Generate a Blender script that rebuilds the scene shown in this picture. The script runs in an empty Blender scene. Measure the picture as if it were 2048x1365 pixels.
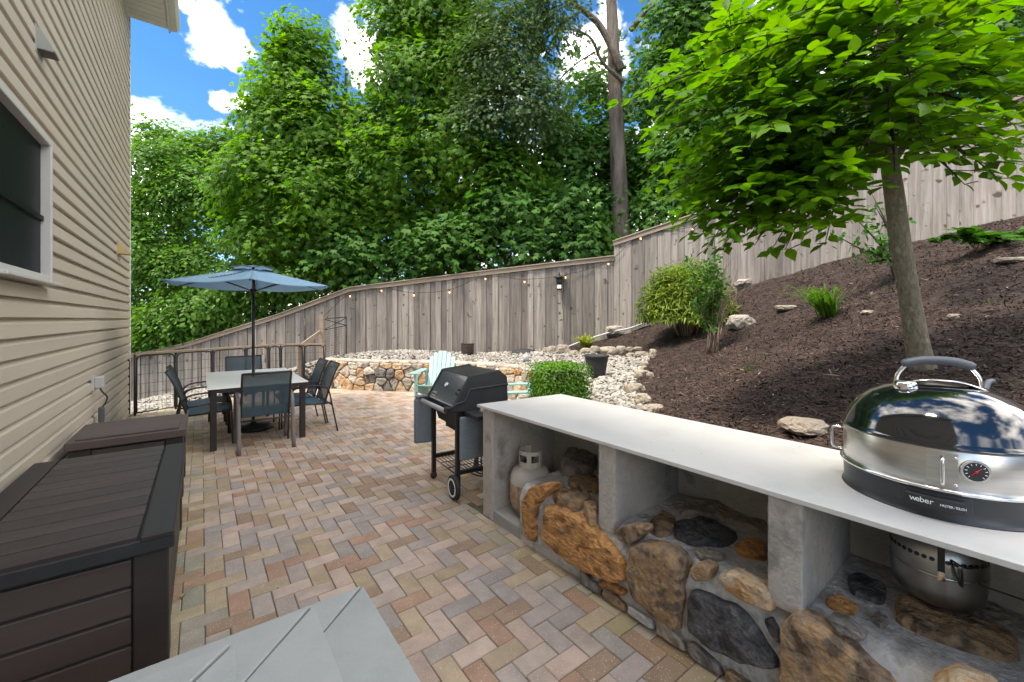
import bpy, bmesh, math, random
import numpy as np
from mathutils import Vector, Matrix, noise
random.seed(7); rng = np.random.default_rng(11)
SC = bpy.context.scene
COL = SC.collection
PI = math.pi
# ------------------------------------------------------------------ camera, sky, sun, exposure
F, CX, HY, H = 829.0, 1024.0, 638.0, 1.537          # focal length in pixels of the 2048 wide photo, horizon row, eye height
cam = bpy.data.cameras.new('camera'); camo = bpy.data.objects.new('camera', cam); COL.objects.link(camo)
cam.sensor_width = 36; cam.lens = F/2048*36; cam.shift_y = -(682.5-HY)/2048
cam.clip_start = .05; cam.clip_end = 2000
camo.location = (0, 0, H); camo.rotation_euler = (PI/2, 0, 0)
SC.camera = camo
SUN_EL = math.radians(64)
SUN_H = Vector((-.85, -.53)).normalized()            # horizontal direction towards the sun
w = bpy.data.worlds.new('World'); SC.world = w; w.use_nodes = True
nt = w.node_tree; nt.nodes.clear()
def wn(t, **k):
    n = nt.nodes.new(t)
    for a, b in k.items(): setattr(n, a, b)
    return n
sky = wn('ShaderNodeTexSky', sky_type='NISHITA', sun_disc=False, sun_elevation=SUN_EL, sun_rotation=math.atan2(SUN_H.x, SUN_H.y), air_density=1.0, dust_density=.15, ozone_density=5.0, altitude=50)
tc = wn('ShaderNodeTexCoord')
mp = wn('ShaderNodeMapping'); mp.inputs['Scale'].default_value = (1, 1, 1.7); mp.inputs['Location'].default_value = (1.998, 18.559, 8.563)
nz = wn('ShaderNodeTexNoise'); nz.inputs['Scale'].default_value = 2.0; nz.inputs['Detail'].default_value = 7; nz.inputs['Roughness'].default_value = .58
rp = wn('ShaderNodeValToRGB'); rp.color_ramp.elements[0].position = .47; rp.color_ramp.elements[1].position = .66
L = nt.links.new
L(tc.outputs['Generated'], mp.inputs[0]); L(mp.outputs[0], nz.inputs['Vector']); L(nz.outputs[0], rp.inputs[0])
# a few separate cumulus heaps: round masks about their directions, broken up by noise
nz2 = wn('ShaderNodeTexNoise'); nz2.inputs['Scale'].default_value = 17; nz2.inputs['Detail'].default_value = 6; nz2.inputs['Roughness'].default_value = .6
L(tc.outputs['Generated'], nz2.inputs['Vector'])
acc = rp.outputs[0]
for (px, py, r) in ((420, 66, .026), (458, 96, .022), (400, 55, .015), (722, 85, .028), (738, 135, .026), (700, 60, .018), (442, 203, .011), (485, 205, .011), (1190, 110, .04), (365, 8, .012)):
    d = Vector(((px-CX)/F, 1, (HY-py)/F)).normalized()
    vm = wn('ShaderNodeVectorMath', operation='DISTANCE'); L(tc.outputs['Generated'], vm.inputs[0]); vm.inputs[1].default_value = d
    a = wn('ShaderNodeMath', operation='MULTIPLY_ADD'); L(nz2.outputs[0], a.inputs[0]); a.inputs[1].default_value = -5*r; L(vm.outputs['Value'], a.inputs[2])
    m = wn('ShaderNodeMapRange'); L(a.outputs[0], m.inputs[0]); m.inputs[1].default_value = -.6*r; m.inputs[2].default_value = -2.4*r; m.inputs[3].default_value = 0; m.inputs[4].default_value = .85; m.interpolation_type = 'SMOOTHSTEP'
    mx = wn('ShaderNodeMath', operation='MAXIMUM'); L(acc, mx.inputs[0]); L(m.outputs[0], mx.inputs[1]); acc = mx.outputs[0]
bg1 = wn('ShaderNodeBackground'); bg1.inputs['Strength'].default_value = .055
hs = wn('ShaderNodeHueSaturation'); hs.inputs['Saturation'].default_value = 1.25; L(sky.outputs[0], hs.inputs['Color']); L(hs.outputs[0], bg1.inputs['Color'])
bg2 = wn('ShaderNodeBackground'); bg2.inputs['Color'].default_value = (1.0, .99, .98, 1); bg2.inputs['Strength'].default_value = 1.7
mxs = wn('ShaderNodeMixShader'); L(acc, mxs.inputs[0]); L(bg1.outputs[0], mxs.inputs[1]); L(bg2.outputs[0], mxs.inputs[2])
ow = wn('ShaderNodeOutputWorld'); L(mxs.outputs[0], ow.inputs[0])
sl = bpy.data.lights.new('sun', 'SUN'); sl.energy = 1.2; sl.angle = math.radians(10); sl.color = (1, .97, .93)
so = bpy.data.objects.new('sun', sl); COL.objects.link(so)
dsun = Vector((SUN_H.x*math.cos(SUN_EL), SUN_H.y*math.cos(SUN_EL), math.sin(SUN_EL)))
so.rotation_euler = dsun.to_track_quat('Z', 'Y').to_euler(); so.location = dsun*30
SC.view_settings.view_transform = 'Standard'; SC.view_settings.look = 'None'; SC.view_settings.gamma = 1
SC.view_settings.exposure = 2.35
SC.view_settings.use_white_balance = True; SC.view_settings.white_balance_temperature = 7200
SC.cycles.max_bounces = 5; SC.cycles.diffuse_bounces = 3; SC.cycles.glossy_bounces = 3; SC.cycles.transmission_bounces = 3; SC.cycles.transparent_max_bounces = 4
# ------------------------------------------------------------------ helpers
def G(px, py, z=0.):
    Y = F*(H-z)/(py-HY); return ((px-CX)/F*Y, Y)
def RAY(px, py, Y): return Vector(((px-CX)/F*Y, Y, H+(HY-py)/F*Y))
TH = .643
U = Vector((math.cos(TH), math.sin(TH))); V = Vector((-math.sin(TH), math.cos(TH)))
def uv(u, v, z=0.): p = U*u+V*v; return Vector((p.x, p.y, z))
TC = .665
UC = Vector((math.cos(TC), math.sin(TC))); VC = Vector((-math.sin(TC), math.cos(TC)))

MATS = {}
def mat(name, cols, scale=4., rough=.7, bump=.0, bscale=None, stretch=(1, 1, 1), metal=0., detail=6, coat=0., rnd=.0, objcol=False, vcol=False, spec=.5, speck=None, transl=0., bdist=.01, island=0., hue=0., tcol=None, coords='Object', contrast=(.3, .7)):
    m = bpy.data.materials.new(name); m.use_nodes = True; MATS[name] = m
    t = m.node_tree; N = t.nodes; N.clear(); K = t.links.new
    out = N.new('ShaderNodeOutputMaterial'); b = N.new('ShaderNodeBsdfPrincipled')
    b.inputs['Roughness'].default_value = rough; b.inputs['Metallic'].default_value = metal
    b.inputs['Coat Weight'].default_value = coat; b.inputs['Coat Roughness'].default_value = .05
    b.inputs['Specular IOR Level'].default_value = spec if not name.startswith('leaf') else .25
    tcn = N.new('ShaderNodeTexCoord'); oi = N.new('ShaderNodeObjectInfo')
    add = N.new('ShaderNodeVectorMath'); add.operation = 'MULTIPLY_ADD'
    cmb = N.new('ShaderNodeCombineXYZ')
    for i in range(3): K(oi.outputs['Random'], cmb.inputs[i])
    K(cmb.outputs[0], add.inputs[0]); add.inputs[1].default_value = (37, 53, 71); K(tcn.outputs[coords], add.inputs[2])
    mpn = N.new('ShaderNodeMapping'); mpn.inputs['Scale'].default_value = stretch; K(add.outputs[0], mpn.inputs[0])
    no = N.new('ShaderNodeTexNoise'); no.inputs['Scale'].default_value = scale; no.inputs['Detail'].default_value = detail; no.inputs['Roughness'].default_value = .6
    K(mpn.outputs[0], no.inputs['Vector'])
    r = N.new('ShaderNodeValToRGB'); e = r.color_ramp.elements
    e[0].position = contrast[0]; e[1].position = contrast[1]
    n = len(cols)
    for i in range(n-2): e.new(contrast[0]+(contrast[1]-contrast[0])*(i+1)/(n-1))
    for i, c in enumerate(cols): r.color_ramp.elements[i].color = (*c, 1)
    K(no.outputs[0], r.inputs[0]); c = r.outputs[0]
    def mul(a, bsock=None, val=None, typ='MULTIPLY', fac=1.):
        x = N.new('ShaderNodeMix'); x.data_type = 'RGBA'; x.blend_type = typ; x.inputs[0].default_value = fac
        K(a, x.inputs[6])
        if bsock is not None: K(bsock, x.inputs[7])
        else: x.inputs[7].default_value = val
        return x.outputs[2]
    if objcol: c = mul(c, oi.outputs['Color'])
    if vcol:
        va = N.new('ShaderNodeVertexColor'); va.layer_name = 'Col'; c = mul(c, va.outputs[0])
    if rnd or island or hue:
        hsv = N.new('ShaderNodeHueSaturation'); K(c, hsv.inputs['Color']); c = hsv.outputs[0]
        src = oi.outputs['Random']
        if island:
            ge = N.new('ShaderNodeNewGeometry'); src = ge.outputs['Random Per Island']
        amt = island or rnd
        mr = N.new('ShaderNodeMapRange'); K(src, mr.inputs[0]); mr.inputs[3].default_value = 1-amt; mr.inputs[4].default_value = 1+amt; K(mr.outputs[0], hsv.inputs['Value'])
        if hue:
            wnz = N.new('ShaderNodeTexWhiteNoise'); wnz.noise_dimensions = '1D'; K(src, wnz.inputs['W'])
            mr2 = N.new('ShaderNodeMapRange'); K(wnz.outputs['Value'], mr2.inputs[0]); mr2.inputs[3].default_value = .5-hue; mr2.inputs[4].default_value = .5+hue; K(mr2.outputs[0], hsv.inputs['Hue'])
    if speck:                                        # (colour, scale, amount)
        sn = N.new('ShaderNodeTexNoise'); sn.inputs['Scale'].default_value = speck[1]; sn.inputs['Detail'].default_value = 1; K(add.outputs[0], sn.inputs['Vector'])
        sr = N.new('ShaderNodeMapRange'); K(sn.outputs[0], sr.inputs[0]); sr.inputs[1].default_value = 1-speck[2]-.04; sr.inputs[2].default_value = 1-speck[2]+.04
        x = N.new('ShaderNodeMix'); x.data_type = 'RGBA'; K(sr.outputs[0], x.inputs[0]); K(c, x.inputs[6]); x.inputs[7].default_value = (*speck[0], 1); c = x.outputs[2]
    K(c, b.inputs['Base Color'])
    if bump:
        bn = N.new('ShaderNodeTexNoise'); bn.inputs['Scale'].default_value = bscale or scale*4; bn.inputs['Detail'].default_value = 5; K(mpn.outputs[0], bn.inputs['Vector'])
        bp = N.new('ShaderNodeBump'); bp.inputs['Strength'].default_value = bump; bp.inputs['Distance'].default_value = bdist; K(bn.outputs[0], bp.inputs['Height']); K(bp.outputs[0], b.inputs['Normal'])
    if name == 'sling_mesh':
        tp2 = N.new('ShaderNodeBsdfTransparent'); ms = N.new('ShaderNodeMixShader'); ms.inputs[0].default_value = .30; K(b.outputs[0], ms.inputs[1]); K(tp2.outputs[0], ms.inputs[2]); K(ms.outputs[0], out.inputs[0])
    elif transl:
        tr = N.new('ShaderNodeBsdfTranslucent'); tcx = mul(c, val=(*(tcol or (1, 1, 1)), 1)); K(tcx, tr.inputs['Color'])
        ms = N.new('ShaderNodeMixShader'); ms.inputs[0].default_value = transl; K(b.outputs[0], ms.inputs[1]); K(tr.outputs[0], ms.inputs[2]); K(ms.outputs[0], out.inputs[0])
    else: K(b.outputs[0], out.inputs[0])
    return m
def grey(v, t=0.): return (v*(1+t), v, v*(1-t))
# surfaces
mat('siding', [(.46, .405, .33), (.53, .47, .385)], 1.2, .55, .15, 60, (1, .15, 1), rnd=.04)
mat('vinyl_white', [(.62, .62, .60), (.72, .72, .70)], 2, .4)
mat('window_frame', [(.50, .49, .47), (.58, .57, .55)], 2, .4)
mat('window_glass', [(.003, .004, .007), (.007, .009, .014)], 1.5, .45, spec=.2)
mat('roof_shingle', [(.05, .05, .05), (.10, .09, .08)], 12, .9, .4)
mat('paver', [(.78, .78, .78), (1.12, 1.1, 1.08)], 7, .85, .5, 160, objcol=True, speck=((.56, .49, .40), 140, .31), bdist=.004)
mat('paver_mass', [(.78, .78, .78), (1.12, 1.1, 1.08)], 7, .85, .5, 160, vcol=True, speck=((.56, .49, .40), 140, .31), bdist=.004)
mat('joint_sand', [(.10, .088, .06), (.16, .14, .10), (.09, .10, .04)], 3, .95, .5, 120)
mat('bluestone', [(.29, .31, .30), (.36, .375, .36), (.32, .335, .32)], 2.2, .75, .25, 90, bdist=.004, speck=((.40, .41, .40), 220, .3))
mat('concrete', [(.23, .225, .215), (.36, .35, .335)], 2.5, .9, .35, 120, bdist=.004)
mat('plaster', [(.24, .225, .205), (.44, .415, .385), (.37, .35, .32), (.48, .455, .425)], 4, .95, .6, 50, bdist=.012, detail=10, contrast=(.33, .67))
mat('mortar', [(.30, .30, .29), (.52, .515, .50), (.42, .415, .40), (.58, .575, .555)], 7, .95, .8, 40, bdist=.02, detail=10, contrast=(.35, .65))
mat('quartz', [(.49, .485, .465), (.60, .59, .565), (.55, .54, .52)], 2.2, .34, spec=.4, detail=10, speck=((.30, .29, .27), 34, .215))
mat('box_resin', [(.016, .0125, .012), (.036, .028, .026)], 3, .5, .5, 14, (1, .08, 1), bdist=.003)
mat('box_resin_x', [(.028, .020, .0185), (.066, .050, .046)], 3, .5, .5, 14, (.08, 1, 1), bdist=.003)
mat('box_light', [(.065, .046, .040), (.105, .078, .070)], 3, .62, .5, 14, (.08, 1, 1), bdist=.003)
mat('soil', [(.012, .007, .005), (.034, .020, .0145), (.05, .031, .023)], 9, .95, .9, 40, bdist=.02)
mat('chip', [(.022, .0125, .009), (.075, .043, .031)], 4, .9, island=.55, coords='Object')
mat('chip_pale', [(.20, .13, .075), (.30, .22, .14)], 4, .9, island=.4)
mat('pebble', [(.22, .20, .17), (.42, .385, .335)], 3, .85, .2, 60, island=.32, hue=.012)
mat('fence_wood', [(.15, .128, .108), (.235, .203, .175), (.32, .285, .25)], 2.6, .85, .6, 22, (9, 9, .5), rnd=.34, hue=.014, bdist=.006, detail=9, speck=((.095, .065, .045), 7.5, .285))
mat('fence_cap', [(.24, .18, .13), (.36, .29, .215)], 3, .85, .4, 20, (.5, 6, 6), bdist=.004)
mat('bark_grey', [(.085, .072, .048), (.20, .17, .115), (.13, .115, .075), (.30, .265, .20)], 16, .95, 1., 34, (1, 1, .5), bdist=.03, detail=10)
mat('bark_oak', [(.05, .038, .028), (.14, .11, .085), (.20, .165, .13)], 5, .95, 1., 18, (1, 1, .18), bdist=.05)
mat('bark_dark', [(.03, .024, .018), (.075, .058, .042)], 8, .95, .8, 22, (1, 1, .3), bdist=.02)
mat('twig', [(.16, .11, .075), (.28, .21, .15)], 8, .9)
LT = (1.25, 1.35, .45)
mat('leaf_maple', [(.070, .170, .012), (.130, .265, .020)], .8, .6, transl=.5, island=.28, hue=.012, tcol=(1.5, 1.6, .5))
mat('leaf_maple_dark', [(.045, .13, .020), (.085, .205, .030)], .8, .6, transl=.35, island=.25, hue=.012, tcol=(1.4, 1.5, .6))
mat('leaf_oak', [(.065, .12, .038), (.11, .185, .06)], .8, .5, transl=.3, island=.28, hue=.012, tcol=(1.3, 1.4, .6))
mat('leaf_vine', [(.068, .17, .020), (.14, .285, .044)], .8, .6, transl=.4, island=.32, hue=.015, tcol=(1.4, 1.5, .55))
mat('leaf_near', [(.062, .17, .008), (.115, .25, .012)], 1.5, .5, transl=.5, island=.2, hue=.010, tcol=(1.7, 1.7, .35))
mat('leaf_box', [(.055, .15, .010), (.12, .27, .018)], 3, .5, transl=.3, island=.35, hue=.012, tcol=LT)
mat('leaf_bamboo', [(.11, .19, .018), (.24, .31, .045)], 2, .5, transl=.4, island=.35, hue=.02, tcol=LT)
mat('leaf_lily', [(.06, .15, .015), (.11, .24, .025)], 3, .4, transl=.4, island=.25, tcol=LT)
mat('leaf_lime', [(.20, .25, .03), (.34, .36, .07)], 3, .45, transl=.4, island=.25, tcol=LT)
mat('leaf_green', [(.03, .11, .012), (.06, .17, .02)], 3, .45, transl=.4, island=.3, tcol=LT)
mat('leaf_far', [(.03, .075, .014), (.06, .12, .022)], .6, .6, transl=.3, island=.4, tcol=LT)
mat('sling', [(.055, .11, .15), (.075, .14, .185)], 60, .75, .3, 500, bdist=.001)
mat('sling_mesh', [(.045, .085, .105), (.065, .115, .14)], 60, .75, .3, 500, bdist=.001, transl=.12)
mat('bronze', [(.022, .017, .015), (.034, .027, .024)], 5, .45)
mat('taupe', [(.13, .11, .10), (.17, .145, .135)], 5, .5)
mat('table_top', [(.78, .79, .77), (.84, .84, .82)], 3, .32, spec=.4)  # near-white base colour stands in for sky reflected in the glass
mat('canopy', [(.29, .48, .62), (.33, .52, .66)], 2, .8, transl=.35, tcol=(1.1, 1.1, 1.1))
mat('black_metal', [(.010, .010, .011), (.018, .018, .019)], 6, .42)
mat('black_rubber', [(.016, .016, .017), (.026, .026, .027)], 8, .7)
mat('black_matte', [(.013, .014, .016), (.022, .023, .026)], 12, .55, .3, 60, bdist=.002)
mat('grill_lid', [(.016, .018, .024), (.022, .025, .032)], 3, .28, spec=.5, coat=.2)
mat('grill_grey', [(.13, .155, .18), (.17, .20, .23)], 4, .6, speck=((.30, .33, .36), 260, .36))
mat('grill_handle', [(.30, .30, .30), (.36, .36, .36)], 4, .5)
mat('enamel', [(.004, .0055, .0075), (.006, .008, .010)], 2, .10, coat=1., spec=.5)
mat('bowl', [(.022, .025, .030), (.028, .031, .037)], 4, .38, .2, 200, bdist=.001)
mat('steel', [(.50, .49, .46), (.62, .61, .58)], 5, .30, .12, 14, (1, 1, 14), metal=1., bdist=.002)
mat('chrome', [(.72, .72, .72), (.78, .78, .78)], 2, .12, metal=1.)
mat('aluminium', [(.34, .335, .32), (.55, .54, .52)], 4, .34, .2, 30, metal=1., bdist=.002)
mat('handle_slate', [(.055, .065, .085), (.08, .092, .115)], 4, .55)
mat('white_print', [(.72, .74, .76), (.8, .8, .8)], 2, .5)
mat('red', [(.5, .02, .02), (.55, .03, .03)], 2, .5)
mat('tank', [(.40, .38, .33), (.47, .45, .40)], 3, .5, .2, 40, bdist=.002)
mat('tank_rust', [(.22, .075, .018), (.42, .36, .27), (.32, .12, .03), (.44, .40, .33)], 9, .75, .4, 50, (1, 1, .6), bdist=.003, contrast=(.28, .72))
mat('stone_orange', [(.24, .10, .03), (.56, .29, .10), (.40, .20, .075), (.15, .085, .05)], 9, .85, 1., 30, (1, 1, 1.8), detail=11, contrast=(.36, .64), bdist=.03, rnd=.12)
mat('stone_brown', [(.085, .055, .035), (.25, .18, .12), (.36, .23, .115), (.12, .09, .065)], 9, .88, 1., 30, detail=11, contrast=(.36, .64), bdist=.03, rnd=.15)
mat('stone_black', [(.016, .017, .019), (.05, .052, .055), (.10, .10, .105), (.03, .03, .032)], 9, .75, 1., 30, detail=11, contrast=(.36, .64), bdist=.03)
mat('stone_pale', [(.22, .195, .16), (.38, .34, .28), (.33, .28, .22)], 9, .9, 1., 30, detail=11, contrast=(.36, .64), bdist=.03, rnd=.12)
mat('stone_warm', [(.36, .19, .085), (.56, .35, .17), (.46, .36, .25), (.62, .48, .32)], 9, .9, 1., 30, detail=11, contrast=(.36, .64), bdist=.03, rnd=.15)
mat('stone_cream', [(.46, .39, .31), (.60, .53, .44), (.42, .33, .25)], 9, .9, 1., 30, detail=11, contrast=(.36, .64), bdist=.03, rnd=.12)
mat('stone_dark', [(.10, .095, .085), (.24, .22, .20), (.16, .13, .10)], 9, .9, 1., 30, detail=11, contrast=(.36, .64), bdist=.03, rnd=.15)
mat('wall_mortar', [(.34, .29, .22), (.50, .44, .36)], 6, .95, .6, 30, bdist=.012)
mat('boulder', [(.16, .135, .105), (.32, .275, .215), (.26, .21, .16)], 9, .9, 1., 30, detail=11, contrast=(.36, .64), bdist=.03, rnd=.18, hue=.012)
mat('teal', [(.23, .43, .40), (.28, .50, .47)], 4, .55)
mat('teal_dark', [(.05, .16, .155), (.07, .20, .19)], 4, .55)
mat('mint', [(.38, .55, .53), (.43, .60, .58)], 4, .6)
mat('pot_brown', [(.035, .022, .016), (.075, .05, .036)], 14, .6, .8, 40, bdist=.01)
mat('pot_black', [(.012, .0125, .014), (.025, .026, .028)], 8, .65, .5, 40, (1, 1, 6), bdist=.003)
mat('pipe', [(.45, .45, .43), (.55, .55, .53)], 3, .6)
mat('plastic_grey', [(.38, .38, .37), (.44, .44, .43)], 3, .5)
mat('timer_grey', [(.06, .07, .08), (.08, .09, .10)], 3, .5)
mat('vent_hood', [(.28, .30, .27), (.33, .35, .32)], 3, .5)
mat('vent_tan', [(.42, .31, .14), (.50, .38, .18)], 3, .5)
mat('brick_brown', [(.18, .11, .075), (.24, .15, .10)], 12, .9, .5, 60)
mat('dead_leaf', [(.22, .10, .04), (.40, .36, .16)], 12, .8, rnd=.3)
def emat(name, col, s):
    m = bpy.data.materials.new(name); m.use_nodes = True; MATS[name] = m
    b = m.node_tree.nodes['Principled BSDF']; b.inputs['Base Color'].default_value = (*col, 1)
    b.inputs['Emission Color'].default_value = (*col, 1); b.inputs['Emission Strength'].default_value = s
emat('bulb_glow', (1, .60, .28), .45)
emat('lamp_glow', (1, .93, .82), .25)

class MB:
    def __init__(s): s.v = []; s.f = []; s.sm = []
    def add(s, v, f, smooth=False):
        o = len(s.v); s.v += [tuple(p) for p in v]; s.f += [tuple(i+o for i in q) for q in f]; s.sm += [smooth]*len(f); return s
    def box(s, c, d, rz=0., rx=0., ry=0.):
        M = Matrix.Translation(c) @ Matrix.Rotation(rz, 4, 'Z') @ Matrix.Rotation(ry, 4, 'Y') @ Matrix.Rotation(rx, 4, 'X')
        v = [M @ Vector((x*d[0]/2, y*d[1]/2, z*d[2]/2)) for z in (-1, 1) for y in (-1, 1) for x in (-1, 1)]
        return s.add(v, [(0, 2, 3, 1), (4, 5, 7, 6), (0, 1, 5, 4), (2, 6, 7, 3), (0, 4, 6, 2), (1, 3, 7, 5)])
    def prism(s, poly, z0, z1):                      # polygon in xy, counter-clockwise
        n = len(poly); v = [(p[0], p[1], z0) for p in poly]+[(p[0], p[1], z1) for p in poly]
        return s.add(v, [tuple(range(n-1, -1, -1)), tuple(range(n, 2*n))]+[(i, (i+1) % n, n+(i+1) % n, n+i) for i in range(n)])
    def extrude(s, poly3, d):                        # planar polygon of 3-D points pushed along d
        n = len(poly3); d = Vector(d); v = [Vector(p) for p in poly3]; v = v+[p+d for p in v]
        return s.add(v, [tuple(range(n-1, -1, -1)), tuple(range(n, 2*n))]+[(i, (i+1) % n, n+(i+1) % n, n+i) for i in range(n)])
    def tube(s, pts, r, n=8, cap=True, flat=None, smooth=True):
        pts = [Vector(p) for p in pts]; m = len(pts); r = [r]*m if isinstance(r, (int, float)) else r
        v = []; up = None
        for i, p in enumerate(pts):
            t = (pts[min(i+1, m-1)]-pts[max(i-1, 0)]).normalized()
            if up is None: up = Vector((0, 0, 1)) if abs(t.z) < .9 else Vector((1, 0, 0))
            a = (up-t*up.dot(t)).normalized(); b = t.cross(a); up = a
            for k in range(n):
                g = 2*PI*k/n; fa, fb = (1, 1) if flat is None else flat
                v.append(p+a*math.cos(g)*r[i]*fa+b*math.sin(g)*r[i]*fb)
        f = [(i*n+k, i*n+(k+1) % n, (i+1)*n+(k+1) % n, (i+1)*n+k) for i in range(m-1) for k in range(n)]
        s.add(v, f, smooth)
        if cap:
            o = len(s.v)-len(v); s.f += [tuple(o+k for k in range(n-1, -1, -1)), tuple(o+(m-1)*n+k for k in range(n))]; s.sm += [False, False]
        return s
    def lathe(s, prof, n=32, c=(0, 0, 0), smooth=True, closed=False):
        v = []; m = len(prof)
        for r, z in prof:
            for k in range(n): g = 2*PI*k/n; v.append((c[0]+r*math.cos(g), c[1]+r*math.sin(g), c[2]+z))
        f = [(i*n+k, i*n+(k+1) % n, (i+1)*n+(k+1) % n, (i+1)*n+k) for i in range(m-1) for k in range(n)]
        if closed: f += [((m-1)*n+k, (m-1)*n+(k+1) % n, (k+1) % n, k) for k in range(n)]
        return s.add(v, f, smooth)
    def sphere(s, c, r, n=12, m=8):
        rr = r if isinstance(r, tuple) else (r, r, r)
        v = []
        for i in range(m+1):
            a = PI*i/m
            for k in range(n): g = 2*PI*k/n; v.append((c[0]+rr[0]*math.sin(a)*math.cos(g), c[1]+rr[1]*math.sin(a)*math.sin(g), c[2]-rr[2]*math.cos(a)))
        return s.add(v, [(i*n+k, i*n+(k+1) % n, (i+1)*n+(k+1) % n, (i+1)*n+k) for i in range(m) for k in range(n)], True)
    def mesh(s, name, m):
        me = bpy.data.meshes.new(name); me.from_pydata(s.v, [], s.f); me.polygons.foreach_set('use_smooth', s.sm)
        me.materials.append(MATS[m]); me.validate(); me.update(); return me
    def build(s, name, m, parent=None, bevel=0., loc=None, rot=None):
        o = bpy.data.objects.new(name, s.mesh(name, m)); COL.objects.link(o)
        if parent is not None: o.parent = parent
        if bevel:
            b = o.modifiers.new('bevel', 'BEVEL'); b.width = bevel; b.segments = 2; b.limit_method = 'ANGLE'
        if loc is not None: o.location = loc
        if rot is not None: o.rotation_euler = rot
        return o
def box(*a, **k): return MB().box(*a, **k)
def tube(*a, **k): return MB().tube(*a, **k)
def lathe(*a, **k): return MB().lathe(*a, **k)
def tag(o, label, cat, group=None):
    o['label'] = label; o['category'] = cat
    if group: o['group'] = group
    return o
def thing(name, label, cat, loc=(0, 0, 0), rz=0., group=None):
    o = bpy.data.objects.new(name, None); COL.objects.link(o); o.empty_display_size = .1
    o.location = loc; o.rotation_euler = (0, 0, rz); return tag(o, label, cat, group)
def dup(root, loc, rz, label, scale=None):
    r = root.copy(); COL.objects.link(r); r.location = loc; r.rotation_euler = (0, 0, rz); r['label'] = label
    if scale: r.scale = (scale,)*3
    for ch in [o for o in bpy.data.objects if o.parent == root]:
        c = ch.copy(); COL.objects.link(c); c.parent = r
        for g in [o for o in bpy.data.objects if o.parent == ch]:
            d = g.copy(); COL.objects.link(d); d.parent = c
    return r
def linked(me, name, parent=None, loc=(0, 0, 0), rot=(0, 0, 0), scale=None):
    o = bpy.data.objects.new(name, me); COL.objects.link(o); o.location = loc; o.rotation_euler = rot
    if scale is not None: o.scale = scale
    if parent is not None: o.parent = parent
    return o
def smooth_path(pts, k=4):                           # Catmull-Rom
    P = [Vector(p) for p in pts]; P = [P[0]*2-P[1]]+P+[P[-1]*2-P[-2]]; o = []
    for i in range(1, len(P)-2):
        for j in range(k):
            t = j/k; a, b, c, d = P[i-1:i+3]
            o.append(.5*((2*b)+(c-a)*t+(2*a-5*b+4*c-d)*t*t+(3*b-a-3*c+d)*t**3))
    return o+[P[-2]]
def npmesh(name, v, f, m, parent=None, smooth=False):  # v (n,3), f (m,k) numpy
    me = bpy.data.meshes.new(name); n, k = f.shape
    me.vertices.add(len(v)); me.vertices.foreach_set('co', v.astype(np.float32).ravel())
    me.loops.add(n*k); me.loops.foreach_set('vertex_index', f.astype(np.int32).ravel())
    me.polygons.add(n); me.polygons.foreach_set('loop_start', np.arange(0, n*k, k, dtype=np.int32)); me.polygons.foreach_set('loop_total', np.full(n, k, np.int32))
    if smooth: me.polygons.foreach_set('use_smooth', np.ones(n, bool))
    me.materials.append(MATS[m]); me.update(calc_edges=True)
    o = bpy.data.objects.new(name, me); COL.objects.link(o)
    if parent is not None: o.parent = parent
    return o
def text_mesh(name, body, size, m, parent, mw, ext=.0006, font_scale=1.):
    c = bpy.data.curves.new(name, 'FONT'); c.body = body; c.size = size; c.extrude = ext; c.align_x = 'CENTER'; c.align_y = 'CENTER'; c.resolution_u = 2
    t = bpy.data.objects.new(name, c); COL.objects.link(t)
    me = bpy.data.meshes.new_from_object(t.evaluated_get(bpy.context.evaluated_depsgraph_get())); bpy.data.objects.remove(t); bpy.data.curves.remove(c)
    me.materials.clear(); me.materials.append(MATS[m])
    o = bpy.data.objects.new(name, me); COL.objects.link(o); o.parent = parent; o.matrix_local = mw; return o
ORD = ['first', 'second', 'third', 'fourth', 'fifth', 'sixth', 'seventh', 'eighth', 'ninth', 'tenth', 'eleventh', 'twelfth', 'thirteenth', 'fourteenth', 'fifteenth', 'sixteenth']
# ------------------------------------------------------------------ terrain
WALL = [(-4.3, 9.35), (-3.0, 8.93), (-1.7, 8.75), (-.6, 8.40), (.20, 7.75), (.58, 6.9), (.60, 6.1), (.56, 5.3)]
FEN = {'A': [(-13.0, 12.4, -1.25, .25), (-10.4, 12.0, -.78, .61), (-9.23, 11.8, -.48, .854), (-6.35, 11.33, .04, 1.67), (-4.3, 11.0, .52, 2.37)],
       'B': [(-4.3, 11.0, .52, 2.37), (-1.1, 10.48, .67, 2.70), (.92, 10.15, .80, 2.90), (2.43, 9.9, 1.12, 3.04)],
       'C': [(2.43, 9.9, 1.12, 3.39), (3.94, 8.8, 1.80, 3.78), (4.79, 8.18, 2.22, 4.05), (7.58, 6.14, 3.07, 4.93), (10.6, 3.93, 4.0, 5.9)]}
ctrl = [(a, b, c) for k in FEN for (a, b, c, d) in FEN[k]]
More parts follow.
